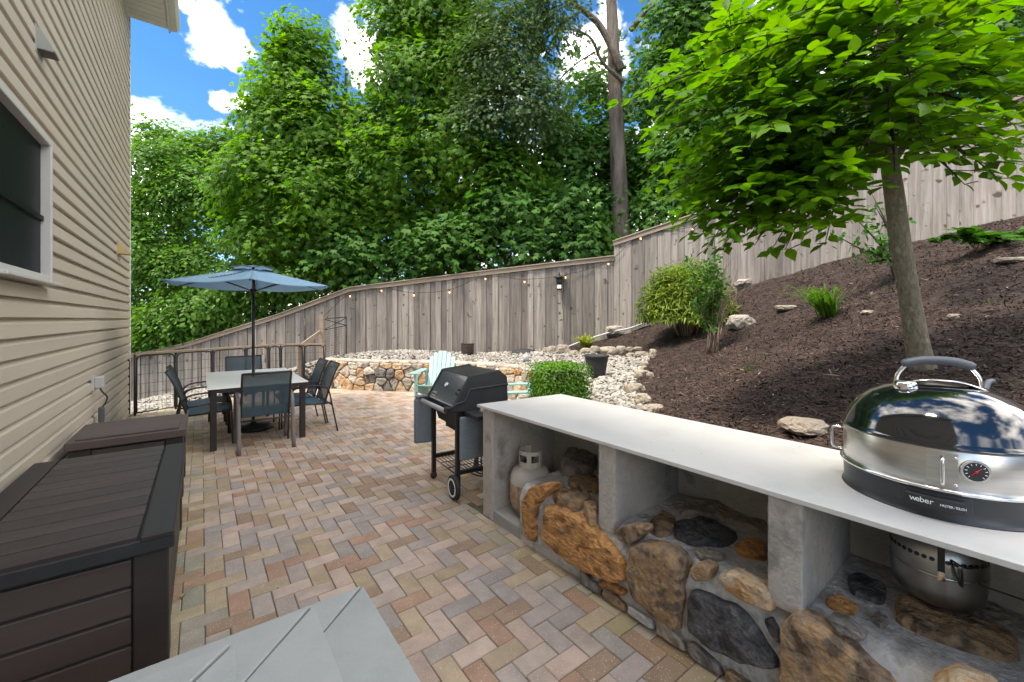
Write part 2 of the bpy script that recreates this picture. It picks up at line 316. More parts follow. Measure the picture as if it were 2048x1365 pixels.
ctrl += [(-4.3, 9.6, .50), (-3.0, 9.2, .53), (-1.7, 9.0, .55), (-.5, 8.6, .56), (.5, 7.95, .57), (.95, 6.95, .57), (.95, 6.1, .58), (1.0, 5.4, .55), (1.3, 4.7, .60), (1.15, 4.1, .62), (1.27, 6.2, .62),
         (1.35, 3.3, .70), (2.0, 2.35, .78), (3.1, .9, .85), (4.2, -.6, .9), (3.25, 3.3, 1.16), (3.1, 6.5, 1.0), (3.0, 8.3, 1.12), (2.2, 5.2, .80), (6.0, 4.8, 2.35), (4.6, 5.2, 1.75), (5.6, 2.4, 1.75), (8.5, 1.5, 2.7),
         (-5.97, 6.57, -.05), (-5.6, 7.55, -.05), (-5.2, 8.7, 0.), (-4.3, 8.9, 0.), (-7.5, 9.0, -.30), (-6.6, 10.2, -.05), (-9., 9.5, -.6), (-9, 6.5, -.45),
         (-20, 14, -3.), (-30, 30, -4), (0, 14, 1.0), (0, 24, 1.6), (-12, 20, -1.2), (10, 14, 4.2), (16, 8, 6.), (12, 28, 4.5), (25, 20, 7), (20, -8, 6), (12, -6, 4), (-20, -5, -1.5)]
ctrl = np.array(ctrl, float)
def _k(r2): return np.where(r2 > 0, .5*r2*np.log(np.maximum(r2, 1e-12)), 0)
_n = len(ctrl); _A = np.zeros((_n+3, _n+3)); _d = ctrl[:, None, :2]-ctrl[None, :, :2]
_A[:_n, :_n] = _k((_d**2).sum(-1))+np.eye(_n)*.02; _A[:_n, _n:] = np.c_[np.ones(_n), ctrl[:, :2]]; _A[_n:, :_n] = _A[:_n, _n:].T
_w = np.linalg.solve(_A, np.r_[ctrl[:, 2], 0, 0, 0])
def tz(x, y):
    x = np.clip(np.atleast_1d(np.asarray(x, float)), -35, 35); y = np.clip(np.atleast_1d(np.asarray(y, float)), -10, 40)
    r2 = (x[:, None]-ctrl[:, 0])**2+(y[:, None]-ctrl[:, 1])**2
    return _k(r2) @ _w[:_n]+_w[_n]+_w[_n+1]*x+_w[_n+2]*y
def tz1(x, y): return float(tz(x, y)[0])
def hit(px, py, y0=2., y1=14.):
    ys = np.linspace(y0, y1, 900); xs = (px-CX)/F*ys; zs = H+(HY-py)/F*ys; b = np.nonzero(zs <= tz(xs, ys))[0]
    i = b[0] if len(b) else len(ys)-1
    return Vector((xs[i], ys[i], tz1(xs[i], ys[i])))
def inpoly(x, y, P):
    x = np.asarray(x); y = np.asarray(y); r = np.zeros(x.shape, bool); n = len(P)
    for i in range(n):
        (a, b), (c, d) = P[i], P[(i+1) % n]
        cnd = ((b > y) != (d > y)); r ^= cnd & (x < (c-a)*(y-b)/((d-b) if d != b else 1e-9)+a)
    return r
def cpt(a, b): p = UC*a+VC*b; return (p.x, p.y)
hc = uv(-.93, 8.97)
PATIO = [(hc.x, hc.y), (-5.62, 7.5), (-5.2, 8.72), (-4.35, 9.3)]+[(a, b+.13) for a, b in WALL[1:4]]+[(a+.12, b+.06) for a, b in WALL[4:]]+[(.95, 5.1), (1.0, 4.5), (.98, 4.1), cpt(2.56, 2.5), cpt(2.56, -3.), (-8, -8), (-14, 4)]
gx = np.r_[-400, -200, -100, -60, np.arange(-40, -13, 3.), np.arange(-13, 11, .14), np.arange(11, 40, 3.), 60, 100, 200, 400]
gy = np.r_[-400, -150, -60, -30, np.arange(-12, -1, 2.), np.arange(-1, 13, .14), np.arange(13, 40, 3.), 60, 100, 200, 400]
XX, YY = np.meshgrid(gx, gy); ZZ = tz(XX.ravel(), YY.ravel()).reshape(XX.shape)
lump = np.array([noise.noise((a*1.6, b*1.6, 0))*.05+noise.noise((a*5, b*5, 3))*.02 for a, b in zip(XX.ravel(), YY.ravel())]).reshape(XX.shape)
ZZ = ZZ+lump*(np.abs(XX) < 14)
ZZ = np.where(inpoly(XX, YY, PATIO), -.2, ZZ)
ny, nx = XX.shape; idx = np.arange(ny*nx).reshape(ny, nx)
fq = np.stack([idx[:-1, :-1], idx[:-1, 1:], idx[1:, 1:], idx[1:, :-1]], -1).reshape(-1, 4)
ground = npmesh('ground', np.c_[XX.ravel(), YY.ravel(), ZZ.ravel()], fq, 'soil', smooth=True); ground['kind'] = 'structure'
# ------------------------------------------------------------------ patio: herringbone pavers
def clip(poly, n, d):                                # keep n.p <= d
    o = []
    for i in range(len(poly)):
        a, b = poly[i], poly[(i+1) % len(poly)]; da = n[0]*a[0]+n[1]*a[1]-d; db = n[0]*b[0]+n[1]*b[1]-d
        if da <= 0: o.append(a)
        if (da < 0) != (db < 0) and abs(da-db) > 1e-9: t = da/(da-db); o.append((a[0]+(b[0]-a[0])*t, a[1]+(b[1]-a[1])*t))
    return o
patio = MB().prism([(x, y) for x, y in PATIO[::-1]], -.09, -.006).build('patio', 'joint_sand'); patio['kind'] = 'structure'
O0 = Vector((-.003, 2.362))
PAL = [(.36, .305, .27), (.50, .38, .305), (.48, .345, .27), (.42, .315, .195), (.29, .18, .105), (.37, .20, .12), (.31, .275, .255), (.45, .365, .30), (.34, .255, .145)]
PW = [.19, .15, .12, .13, .10, .08, .09, .08, .06]
bricks = []
cn = (UC.x, UC.y); cd = 1.828
for i in range(-24, 40):
    for j in range(-40, 100):
        s = (i+j) % 4
        if s == 0: wd, ht = 2, 1
        elif s == 2: wd, ht = 1, 2
        else: continue
        e = .02
        loc = [(i+e, j+e), (i+wd-e, j+e), (i+wd-e, j+ht-e), (i+e, j+ht-e)]
        P = [tuple(O0+U*(a*.1)+V*(b*.1)) for a, b in loc]
        c = O0+U*((i+wd/2)*.1)+V*((j+ht/2)*.1)
        if c.y < .9 or not inpoly(np.array([c.x]), np.array([c.y]), PATIO)[0]: continue
        if c.dot(U) < -1.0: continue
        vcc = c.dot(VC)
        if vcc < 2.95:
            q = clip(P, cn, cd)
            if len(q) < 3: continue
            ar = abs(sum(q[k][0]*q[(k+1) % len(q)][1]-q[(k+1) % len(q)][0]*q[k][1] for k in range(len(q))))/2
            if ar < .0012: continue
            cut = ar < .0180
            P = q
        else: cut = False
        uu, vv = c.dot(U), c.dot(V)
        if uu < .69 and vv < 2.14: continue          # under the steps
        px = CX+F*c.x/c.y; py = HY+F*H/c.y
        vis = -60 < px < 2100 and py < 1420
        if uu < -.06 and 2.3 < vv < 4.0: vis = False
        bricks.append((1/c.y if vis else 0, P, (i, j, wd, ht), cut, c))
bricks.sort(key=lambda b: -b[0])
def brick_mesh(P, c, rz):                            # bevelled slab in local coordinates
    b = MB(); ca, sa = math.cos(-rz), math.sin(-rz)
    Lp = [((p[0]-c[0])*ca-(p[1]-c[1])*sa, (p[0]-c[0])*sa+(p[1]-c[1])*ca) for p in P]; n = len(Lp)
    cx = sum(p[0] for p in Lp)/n; cy = sum(p[1] for p in Lp)/n
    ins = [(p[0]+(cx-p[0])/max(.001, math.hypot(cx-p[0], cy-p[1]))*.005, p[1]+(cy-p[1])/max(.001, math.hypot(cx-p[0], cy-p[1]))*.005) for p in Lp]
    v = [(x, y, -.06) for x, y in Lp]+[(x, y, -.004) for x, y in Lp]+[(x, y, 0) for x, y in ins]
    f = [tuple(range(2*n, 3*n))]
    for k in range(n): f += [(k, (k+1) % n, n+(k+1) % n, n+k), (n+k, n+(k+1) % n, 2*n+(k+1) % n, 2*n+k)]
    return b.add(v, f)
bm_shared = {}
def pcol():
    c = np.array(PAL[rng.choice(len(PAL), p=PW)])*.74+np.array((.44, .345, .275))*.26; return c*rng.uniform(.92, 1.08)
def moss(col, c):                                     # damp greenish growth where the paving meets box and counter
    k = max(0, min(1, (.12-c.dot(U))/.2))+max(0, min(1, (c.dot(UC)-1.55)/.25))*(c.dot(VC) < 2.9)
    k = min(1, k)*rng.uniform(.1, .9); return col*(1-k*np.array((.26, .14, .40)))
mass = MB(); mcol = []
for k, (wgt, P, (i, j, wd, ht), cut, c) in enumerate(bricks):
    dz = rng.uniform(-.002, .002)
    if k < 300:
        if cut: me = brick_mesh(P, c, 0.).mesh('paver', 'paver'); r = 0.
        else:
            if wd not in bm_shared: bm_shared[wd] = brick_mesh(P, c, TH).mesh('paver', 'paver')
            me = bm_shared[wd]; r = TH
        o = linked(me, 'paver', patio, (c.x, c.y, dz), (rng.uniform(-.006, .006), rng.uniform(-.006, .006), r)); cc = pcol(); cc = moss(cc, c); o.color = (*cc, 1)
    else:
        if wgt == 0 and not (-.95 < c.dot(U) < 2.6): continue
        b = brick_mesh(P, c, 0.); n0 = len(mass.f); mass.add([(x+c.x, y+c.y, z+dz) for x, y, z in b.v], b.f)
        mcol += [moss(pcol(), c)]*(len(mass.f)-n0)
mo = mass.build('paver_field', 'paver_mass', patio); mo['kind'] = 'stuff'
ca = mo.data.color_attributes.new('Col', 'FLOAT_COLOR', 'CORNER')
arr = np.ones((len(mo.data.loops), 4), np.float32); li = 0
for p, cc in zip(mo.data.polygons, mcol): arr[p.loop_start:p.loop_start+p.loop_total, :3] = cc
ca.data.foreach_set('color', arr.ravel())
# ------------------------------------------------------------------ bluestone steps
st = thing('corner_steps', 'grey bluestone corner steps with mitred slabs beside the storage box', 'steps')
for k, (cu, cv, z, nu, nv) in enumerate(((.663, 2.165, .17, .30, .28), (.375, 1.894, .34, .30, .31), (.083, 1.587, .51, 1.2, 1.2))):
    lo = -3.0
    a0 = uv(cu, cv); A = []
    # riser body
    b = MB(); P = [uv(lo, cv-.03), uv(lo, -2.5), uv(cu-.03, -2.5), uv(cu-.03, cv-.03)]; b.prism([(p.x, p.y) for p in P], .0 if k == 0 else z-.17, z-.045); b.build('riser', 'bluestone', st)
    # two mitred treads
    g = .004
    for side in (0, 1):
        if side == 0: Q = [(cu-g*2.4, cv), (cu-nu-.03, cv-nv-.03+g), (lo, cv-nv-.03), (lo, cv)]
        else: Q = [(cu, cv-g*2.4), (cu, -2.5), (cu-nu-.03, -2.5), (cu-nu-.03+g, cv-nv-.03)]
        pts = [(uv(*q).x, uv(*q).y) for q in Q]
        if side: pts = pts[::-1]
        ar = sum(pts[m][0]*pts[(m+1) % 4][1]-pts[(m+1) % 4][0]*pts[m][1] for m in range(4))
        if ar < 0: pts = pts[::-1]
        MB().prism(pts, z-.045, z).build('tread_slab', 'bluestone', st, bevel=.004)
    if k == 2:
        pts = [(uv(*q).x, uv(*q).y) for q in ((lo, cv-1.25), (lo, -2.5), (cu-1.25, -2.5), (cu-1.25, cv-1.25))]
        MB().prism(pts, z-.045, z).build('tread_slab', 'bluestone', st)
# ------------------------------------------------------------------ house
WU, VE = -.93, 8.97
house = thing('house', 'beige vinyl sided house wall with a dark window along the patio', 'house', uv(WU, 4.5))
hrot = TH
house.rotation_euler = (0, 0, hrot)                  # local x = away from wall, local y = along wall (0 at v=4.5)
def hy(v): return v-4.5
Y0, Y1, ZT = hy(-1.5), hy(VE), 6.35
wall = box((-.17, (Y0+Y1)/2, ZT/2-.1), (.28, Y1-Y0, ZT+.2)).build('wall', 'siding', house)
EX = .127
prof = [(-.018, .004), (.018, 0), (.022, .004), (.020, .088), (-.008, .104), (-.014, .1275), (-.018, .1275)]
def plank(y0, y1):
    b = MB(); v = [(x, y0, z) for x, z in prof]+[(x, y1, z) for x, z in prof]; n = len(prof)
    return b.add(v, [tuple(range(n)), tuple(range(2*n-1, n-1, -1))]+[(i, n+i, n+(i+1) % n, (i+1) % n) for i in range(n)])
WIN = (hy(3.40), hy(4.45), 1.80, 2.83)
pm_full = plank(Y0, Y1-.03).mesh('siding_plank', 'siding'); pm_a = plank(Y0, WIN[0]).mesh('siding_plank', 'siding'); pm_b = plank(WIN[1], Y1-.03).mesh('siding_plank', 'siding')
SEAM = [(plank(Y0, q).mesh('siding_plank', 'siding'), plank(q+.0005, Y1-.03).mesh('siding_plank', 'siding')) for q in (hy(7.75), hy(4.75), hy(2.9), hy(6.2))]
z = .02
while z+EX <= ZT+.01:
    if z+EX > WIN[2]+.02 and z < WIN[3]-.02:
        linked(pm_a, 'siding_plank', wall, (0, 0, z)); linked(pm_b, 'siding_plank', wall, (0, 0, z))
    else:
        ya, yb = SEAM[random.randrange(len(SEAM))]; linked(ya, 'siding_plank', wall, (0, 0, z)); linked(yb, 'siding_plank', wall, (.002, 0, z-.001))
    z += EX
box((.0, Y1-.012, ZT/2), (.05, .055, ZT)).build('corner_post', 'vinyl_white', house, bevel=.006)
wn_ = box((.004, (WIN[0]+WIN[1])/2, (WIN[2]+WIN[3])/2), (.006, WIN[1]-WIN[0], WIN[3]-WIN[2])).build('window', 'window_glass', house)
fr = MB(); y0, y1, z0, z1 = WIN; t = .045
for c, d in (((.025, y0+t/2, (z0+z1)/2), (.07, t, z1-z0)), ((.025, y1-t/2, (z0+z1)/2), (.07, t, z1-z0)), ((.025, (y0+y1)/2, z1-t/2), (.069, y1-y0-2*t, t)), ((.025, (y0+y1)/2, z0+t/2), (.069, y1-y0-2*t, t)), ): fr.box(c, d)
fr.build('frame', 'window_frame', wn_, bevel=.005)
box((.014, (y0+y1)/2, (z0+z1)/2-.06), (.02, y1-y0-2*t-.01, .035)).build('meeting_rail', 'window_glass', wn_)
box((.045, (y0+y1)/2, z0-.012), (.12, y1-y0+.04, .022)).build('sill', 'window_frame', wn_, bevel=.004)
# eave: soffit boards, fascia, roof, gutter
eave = MB().box((.24, (Y0+Y1)/2, ZT+.03), (.50, Y1-Y0+.04, .02)).build('soffit', 'vinyl_white', house)
k = 0
y = Y1-.02
while y > Y0 and k < 60:
    box((.245, y-.065, ZT+.012), (.46, .120, .014)).build('soffit_board', 'vinyl_white', eave, bevel=.004); y -= .13; k += 1
box((.505, (Y0+Y1)/2, ZT+.08), (.025, Y1-Y0+.10, .20)).build('fascia', 'vinyl_white', house)
gp = [(.52, 0, .02), (.60, 0, .035), (.635, 0, .10), (.645, 0, .14), (.635, 0, .14), (.62, 0, .10), (.59, 0, .05), (.52, 0, .035)]
MB().extrude([(x, Y0, ZT+zz) for x, _, zz in gp], (0, Y1-Y0+.05, 0)).build('gutter', 'vinyl_white', house, bevel=.002)
box((.03, Y1-.0, ZT+.2), (1.1, .03, .3)).build('rake_board', 'vinyl_white', house)
MB().extrude([(.62, Y0, ZT+.19), (.62, Y0, ZT+.22), (-4.2, Y0, ZT+2.42), (-4.2, Y0, ZT+2.39)], (0, Y1-Y0+.1, 0)).build('roof', 'roof_shingle', house)
MB().box((-4.0, (Y0+Y1)/2, ZT/2), (7.4, Y1-Y0-.02, ZT)).build('house_body', 'siding', house)
# vent hood, tan vent, outlet
vh = thing('dryer_vent_hood', 'grey green louvred vent hood high on the siding above the window', 'vent', uv(WU+.018, 4.30, 3.40), TH); vh.scale = (.62,)*3
MB().extrude([(0, -.10, 0), (0, -.10, .24), (.03, -.10, .24), (.15, -.10, .02), (.15, -.10, 0)], (0, .20, 0)).build('hood', 'vent_hood', vh, bevel=.004)
box((.004, 0, .11), (.012, .26, .30)).build('mounting_plate', 'vent_hood', vh, bevel=.003)
box((.075, 0, -.004), (.13, .18, .006)).build('flap', 'box_light', vh)
vt = thing('small_tan_vent', 'small tan vent hood low on the siding near the house corner', 'vent', uv(WU+.018, 7.75, 2.42), TH)
MB().extrude([(0, -.09, 0), (0, -.09, .16), (.02, -.09, .16), (.12, -.09, .03), (.12, -.09, 0)], (0, .18, 0)).build('hood', 'vent_tan', vt, bevel=.004)
box((.004, 0, .08), (.012, .20, .19)).build('mounting_plate', 'vent_tan', vt)
ol = thing('outdoor_outlet', 'weatherproof grey outlet box on the siding above the far storage box', 'outlet', uv(WU+.018, 6.05, .80), TH)
box((.012, 0, .07), (.024, .10, .15)).build('back_box', 'plastic_grey', ol, bevel=.004)
box((.060, .01, .075), (.075, .085, .12)).build('cover', 'plastic_grey', ol, bevel=.01)
tm = thing('plug_timer', 'dark grey outdoor plug timer hanging by its black cord from outlet', 'timer', uv(WU+.08, 6.14, .44), TH)
box((0, 0, .08), (.045, .07, .16)).build('body', 'timer_grey', tm, bevel=.012)
box((0, 0, -.03), (.03, .045, .07)).build('plug', 'black_rubber', tm, bevel=.008)
tube(smooth_path([(-.01, -.08, .40), (.02, -.09, .33), (.05, -.05, .27), (.03, .0, .2), (0, 0, .15)]), .007).build('cord', 'black_rubber', tm)
# ------------------------------------------------------------------ storage boxes
def deck_box(u0, u1, v0, v1, h, label, slatted):
    t = thing('storage_box', label, 'storage box', uv((u0+u1)/2, (v0+v1)/2), TH, 'storage boxes along the house wall')
    W, D = u1-u0, v1-v0; lt = .075
    top = 'box_resin_x' if slatted else 'box_light'
    box((0, 0, (h-lt)/2), (W-.08, D-.08, h-lt-.02)).build('body', 'black_matte', t)
    for sx in (-1, 1):
        for sy in (-1, 1): box((sx*(W/2-.08), sy*(D/2-.08), (h-lt)/2), (.12, .12, h-lt)).build('corner_post', 'box_resin', t, bevel=.006)
    n = 4; ph = (h-lt-.03)/n
    for q in range(n):
        zc = .015+ph*(q+.5)
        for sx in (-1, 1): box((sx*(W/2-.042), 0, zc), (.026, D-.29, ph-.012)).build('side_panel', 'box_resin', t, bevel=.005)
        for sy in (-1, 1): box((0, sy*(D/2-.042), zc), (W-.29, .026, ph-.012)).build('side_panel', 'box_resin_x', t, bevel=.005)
    lid = box((0, 0, h-lt/2-.006), (W, D, lt-.012)).build('lid', 'black_matte' if slatted else top, t, bevel=.006)  # slatted lid is black to put the shade of the slat gaps into colour
    bw = .115
    if slatted:
        for sx in (-1, 1): box((sx*(W/2-bw/2), 0, h-.009), (bw, D+.006, .026)).build('lid_rail', 'box_resin', lid, bevel=.005)
        n = 12; sw = D/n
        me = box((0, 0, 0), (W-2*bw-.016, sw-.015, .026)).mesh('lid_slat', 'box_resin_x')
        for q in range(n):
            o = linked(me, 'lid_slat', lid, (0, -D/2+sw*(q+.5), h-.006)); bv = o.modifiers.new('bevel', 'BEVEL'); bv.width = .003; bv.segments = 1
    else:
        box((0, 0, h-.004), (W-.10, D-.10, .016)).build('lid_panel', 'box_light', lid, bevel=.006)
    return t
deck_box(-.865, -.095, 2.37, 3.985, .60, 'long dark brown resin storage box with slatted lid nearest the steps', True)
deck_box(-.835, -.105, 4.54, 5.27, .60, 'smaller brown resin storage box with plain lid under the outlet', False)
# ------------------------------------------------------------------ stones
def chaikin(P, n=1):
    for _ in range(n):
        Q = []
        for i in range(len(P)):
            a, b = np.array(P[i]), np.array(P[(i+1) % len(P)]); Q += [tuple(a*.86+b*.14), tuple(a*.14+b*.86)]
        P = Q
    return P
def stone(P3, nrm, m, parent, bulge=.035, depth=.05, name='stone', jit=.012, seed=0):
    """P3: outline in 3-D lying on a surface; domed over along nrm."""
    P = [Vector(p) for p in P3]; per_ = sum((P[k]-P[k-1]).length for k in range(len(P))); Q = []
    for k in range(len(P)):                           # resample the outline and roughen it
        a, b = P[k], P[(k+1) % len(P)]; m_ = max(1, round((b-a).length/per_*40))
        for q in range(m_): t = a.lerp(b, q/m_); Q.append(t+noise.noise_vector(t*14+Vector((seed, 3, 0)))*min(.02, per_*.012))
    P = Q; n = len(P); c = sum(P, Vector())/n; nrm = Vector(nrm).normalized()
    v = []; rings = ((1.05, -depth), (1.05, bulge*.25), (1.01, bulge*.72), (.95, bulge*.92), (.84, bulge*1.0), (.70, bulge*1.03), (.55, bulge*1.02), (.40, bulge*1.04), (.25, bulge*1.02), (.1, bulge*1.04))
    for s, h in rings:
        for i, p in enumerate(P):
            q = c+(p-c)*s
            nv = noise.noise_vector(q*7+Vector((seed, 0, 0)))*1.2+noise.noise_vector(q*19+Vector((0, seed, 0)))*.7+noise.noise_vector(q*45)*.35
            v.append(q+nrm*(h+nv.x*jit*(1 if h > 0 else 0))+nv*jit*.4)
    v.append(c+nrm*(bulge*1.05+noise.noise(c*9)*jit))
    f = []
    R_ = len(rings)
    for r in range(R_-1):
        for i in range(n): f.append((r*n+i, r*n+(i+1) % n, (r+1)*n+(i+1) % n, (r+1)*n+i))
    for i in range(n): f.append(((R_-1)*n+i, (R_-1)*n+(i+1) % n, R_*n))
    # orientation check
    a, b_, c_ = v[f[-1][0]], v[f[-1][1]], v[f[-1][2]]
    if (b_-a).cross(c_-a).dot(nrm) < 0: f = [q[::-1] for q in f]
    b = MB(); b.add(v, f, False)
    return b.build(name, m, parent)
def voronoi(sites, bounds):
    out = []
    for i, s in enumerate(sites):
        P = list(bounds)
        for j, q in enumerate(sites):
            if i == j or (s[0]-q[0])**2+(s[1]-q[1])**2 > .9: continue
            nx_, ny_ = q[0]-s[0], q[1]-s[1]; P = clip(P, (nx_, ny_), (q[0]**2+q[1]**2-s[0]**2-s[1]**2)/2)
            if len(P) < 3: break
        out.append(P)
    return out
# retaining wall
rw = thing('retaining_wall', 'curved low retaining wall of rounded tan fieldstones in cream mortar', 'wall')
WP = [Vector((a, b)) for a, b in WALL]; WS = smooth_path([(a, b, 0) for a, b in WALL], 6)
slen = [0.]
for a, b in zip(WS[:-1], WS[1:]): slen.append(slen[-1]+(b-a).length)
def wp(s):
    s = min(max(s, 0), slen[-1]-1e-4)
    i = max(k for k in range(len(slen)-1) if slen[k] <= s); t = (s-slen[i])/(slen[i+1]-slen[i])
    p = WS[i].lerp(WS[i+1], t); d = (WS[i+1]-WS[i]).normalized(); n = Vector((d.y, -d.x, 0))
    if n.dot(-p) < 0 and p.y > 8: n = -n
    return p, n
HW = .60
core = MB(); cv = []; m_ = 50
for i in range(m_+1):
    p, n = wp(slen[-1]*i/m_)
    cv += [p+Vector((0, 0, -.1))-n*.0, p+Vector((0, 0, HW)), p-n*.30+Vector((0, 0, HW+.005)), p-n*.30+Vector((0, 0, -.1))]
core.add(cv, [(4*i+k, 4*i+(k+1) % 4, 4*(i+1)+(k+1) % 4, 4*(i+1)+k) for i in range(m_) for k in range(4)]+[(0, 1, 2, 3), (4*m_+3, 4*m_+2, 4*m_+1, 4*m_)])
core.build('mortar_core', 'wall_mortar', rw)
sites = []
rr = random.Random(4)
rows = [(.07, .24), (.22, .27), (.38, .25), (.53, .24)]
for r_, (zz, sp) in enumerate(rows):
    s = rr.uniform(0, .2)
    while s < slen[-1]:
        sites.append((s, zz+rr.uniform(-.055, .055))); s += sp*rr.uniform(.6, 1.5)
vmat = ['stone_warm']*5+['stone_cream']*4+['stone_dark']*2+['stone_orange']+['stone_pale']*2
for k, P in enumerate(voronoi(sites, [(-.05, -.02), (slen[-1]+.05, -.02), (slen[-1]+.05, HW-.01), (-.05, HW-.01)])):
    if len(P) < 3: continue
    cx = sum(p[0] for p in P)/len(P); cz = sum(p[1] for p in P)/len(P)
    Q = [(p[0]+(cx-p[0])*.10, p[1]+(cz-p[1])*.10) for p in P]; Q = chaikin(Q, 2)
    if len(Q) > 26: Q = Q[::2]
    P3 = []
    for s, zz in Q: p, n = wp(s); P3.append(p+Vector((0, 0, zz)))
    _, n = wp(cx)
    stone(P3, n, rr.choice(vmat), rw, bulge=rr.uniform(.05, .10), seed=k)
for k in range(34):                                   # flat capping pieces on the wall top
    s0 = slen[-1]*k/34+.01; s1 = slen[-1]*(k+1)/34-.01
    a, na = wp(s0); b, nb = wp(s1); P3 = [a+na*.03, b+nb*.03, b-nb*.27, a-na*.27]
    P3 = [Vector((p.x, p.y, HW+.004)) for p in P3]
    stone(P3, (0, 0, 1), rr.choice(['stone_cream', 'stone_pale', 'wall_mortar']), rw, bulge=.03, depth=.02, name='cap_stone', seed=k)
# ------------------------------------------------------------------ grilling counter
FX = 1.828
ct = thing('grilling_counter', 'long white topped outdoor counter on concrete piers and boulder base', 'counter', (UC.x*FX, UC.y*FX, 0), TC)
def cl(p): q = Vector((p[0], p[1])); return (q.dot(UC)-FX, q.dot(VC))
def cpx(px, py, z): return (*cl(G(px, py, z)), z)
def cfront(px, py, x=0.):
    dx = (px-CX)/F; Y = (FX+x)/(UC.x*dx+UC.y); return (x, Vector((dx*Y, Y)).dot(VC), H-(py-HY)*Y/F)
ZS = .86
sl_ = cl((-.257, 3.30)); sb = cl((.4395, 3.734))
top = MB().prism([(-.022, sl_[1]), (-.022, -2.2), (.80, -2.2), (sb[0], sb[1])][::1], ZS-.020, ZS)
counter_top = top.build('counter_top', 'quartz', ct, bevel=.002)
PIERS = [(2.565, 2.70, 0.), (1.425, 1.54, .36), (.555, .675, .40), (-.42, -.30, .40)]
for a, b, zb in PIERS: box((.32, (a+b)/2, (zb+ZS-.02)/2), (.645, b-a, ZS-.02-zb)).build('pier', 'plaster', ct, bevel=.008)
box((.70, .2, (ZS-.02)/2), (.12, 4.98, ZS-.022)).build('back_wall', 'plaster', ct)
SZ = .415
base = MB()
prof2 = [(.66, -.1), (-.0, -.1), (-.012, .30), (.012, .37), (.055, .405), (.12, SZ), (.66, SZ+.015)]
base.extrude([(x, -2.2, z) for x, z in prof2], (0, 2.2+2.10, 0))
base.extrude([(x, 2.10, z if z < .2 else z*.95) for x, z in prof2], (0, .14, 0))
base.build('mortar_base', 'mortar', ct, bevel=.015)
MB().extrude([(.66, 2.24, -.1), (.0, 2.24, -.1), (.0, 2.24, .085), (.66, 2.24, .10)], (0, .33, 0)).build('ledge', 'concrete', ct, bevel=.012)
def fstone(pp, m, x=-.004, **k):
    P = chaikin([cfront(a, b, x) for a, b in pp], 1); return stone([Vector(p) for p in P], (-1, 0, .12), m, ct, **k)
def tstone(pp, m, z=SZ+.006, **k):
    P = chaikin([cpx(a, b, z) for a, b in pp], 1); return stone([Vector(p) for p in P], (0, 0, 1), m, ct, **k)
fstone([(1050, 1000), (1070, 975), (1100, 966), (1112, 972), (1095, 990), (1080, 1010), (1076, 1040), (1074, 1082), (1060, 1076), (1052, 1040)], 'stone_orange', bulge=.05)
fstone([(1093, 1035), (1105, 1013), (1140, 1020), (1185, 1050), (1225, 1085), (1250, 1120), (1260, 1158), (1235, 1160), (1180, 1143), (1112, 1098), (1093, 1070)], 'stone_orange', bulge=.055)
fstone([(1200, 1163), (1215, 1158), (1258, 1180), (1250, 1192), (1222, 1183)], 'stone_orange', bulge=.03)
fstone([(1268, 1100), (1285, 1084), (1320, 1087), (1362, 1110), (1374, 1140), (1371, 1200), (1361, 1256), (1325, 1233), (1277, 1190), (1264, 1150)], 'stone_brown', bulge=.07)
fstone([(1382, 1197), (1395, 1181), (1430, 1192), (1480, 1215), (1520, 1255), (1553, 1318), (1558, 1335), (1500, 1322), (1420, 1290), (1386, 1250)], 'stone_black', bulge=.055)
fstone([(1570, 1245), (1598, 1222), (1640, 1247), (1700, 1292), (1790, 1362), (1800, 1420), (1650, 1420), (1572, 1372)], 'stone_brown', bulge=.06)
fstone([(1236, 1058), (1262, 1048), (1290, 1050), (1296, 1062), (1278, 1078), (1262, 1090), (1240, 1078)], 'stone_brown', bulge=.03)
fstone([(1383, 1133), (1400, 1124), (1428, 1133), (1424, 1162), (1392, 1160)], 'stone_brown', bulge=.035)
fstone([(1444, 1152), (1470, 1142), (1530, 1170), (1545, 1195), (1548, 1216), (1500, 1202), (1462, 1180)], 'stone_warm', bulge=.045)
fstone([(1528, 1238), (1545, 1232), (1560, 1255), (1562, 1285), (1545, 1268)], 'stone_black', bulge=.02)
fstone([(1655, 1232), (1690, 1242), (1730, 1272), (1725, 1282), (1680, 1262)], 'stone_dark', bulge=.03)
fstone([(1860, 1360), (1910, 1340), (1990, 1370), (2010, 1420), (1880, 1420)], 'stone_warm', bulge=.05)
for k in range(9):                                    # rough footing stones along the foot of the base
    a = .18+k*.165; P = [(-.012, a, .0), (-.012, a+.15, .0), (-.012, a+.14, .05+.02*(k % 3)), (-.012, a+.02, .045)]
    stone([Vector(p) for p in chaikin(P, 2)], (-1, 0, .4), ['stone_dark', 'stone_pale', 'mortar', 'stone_brown'][k % 4], ct, bulge=.035, name='footing_stone', seed=k)
tstone([(1107, 987), (1122, 977), (1165, 986), (1181, 1000), (1160, 1011), (1122, 1000)], 'stone_brown', z=.42, bulge=.02)
tstone([(1137, 962), (1160, 953), (1196, 956), (1196, 989), (1170, 984), (1142, 975)], 'stone_brown', z=.42, bulge=.025)
tstone([(1165, 1012), (1185, 1005), (1196, 1012), (1196, 1033), (1176, 1034)], 'stone_brown', z=.42, bulge=.025)
tstone([(1118, 930), (1140, 905), (1185, 902), (1196, 925), (1180, 948), (1140, 950)], 'stone_dark', z=.44, bulge=.06)
tstone([(1302, 1040), (1330, 1022), (1352, 1040), (1345, 1068), (1322, 1072), (1300, 1060)], 'stone_brown', bulge=.02)
tstone([(1352, 1052), (1376, 1042), (1440, 1052), (1473, 1075), (1450, 1094), (1382, 1089), (1352, 1075)], 'stone_black', bulge=.025)
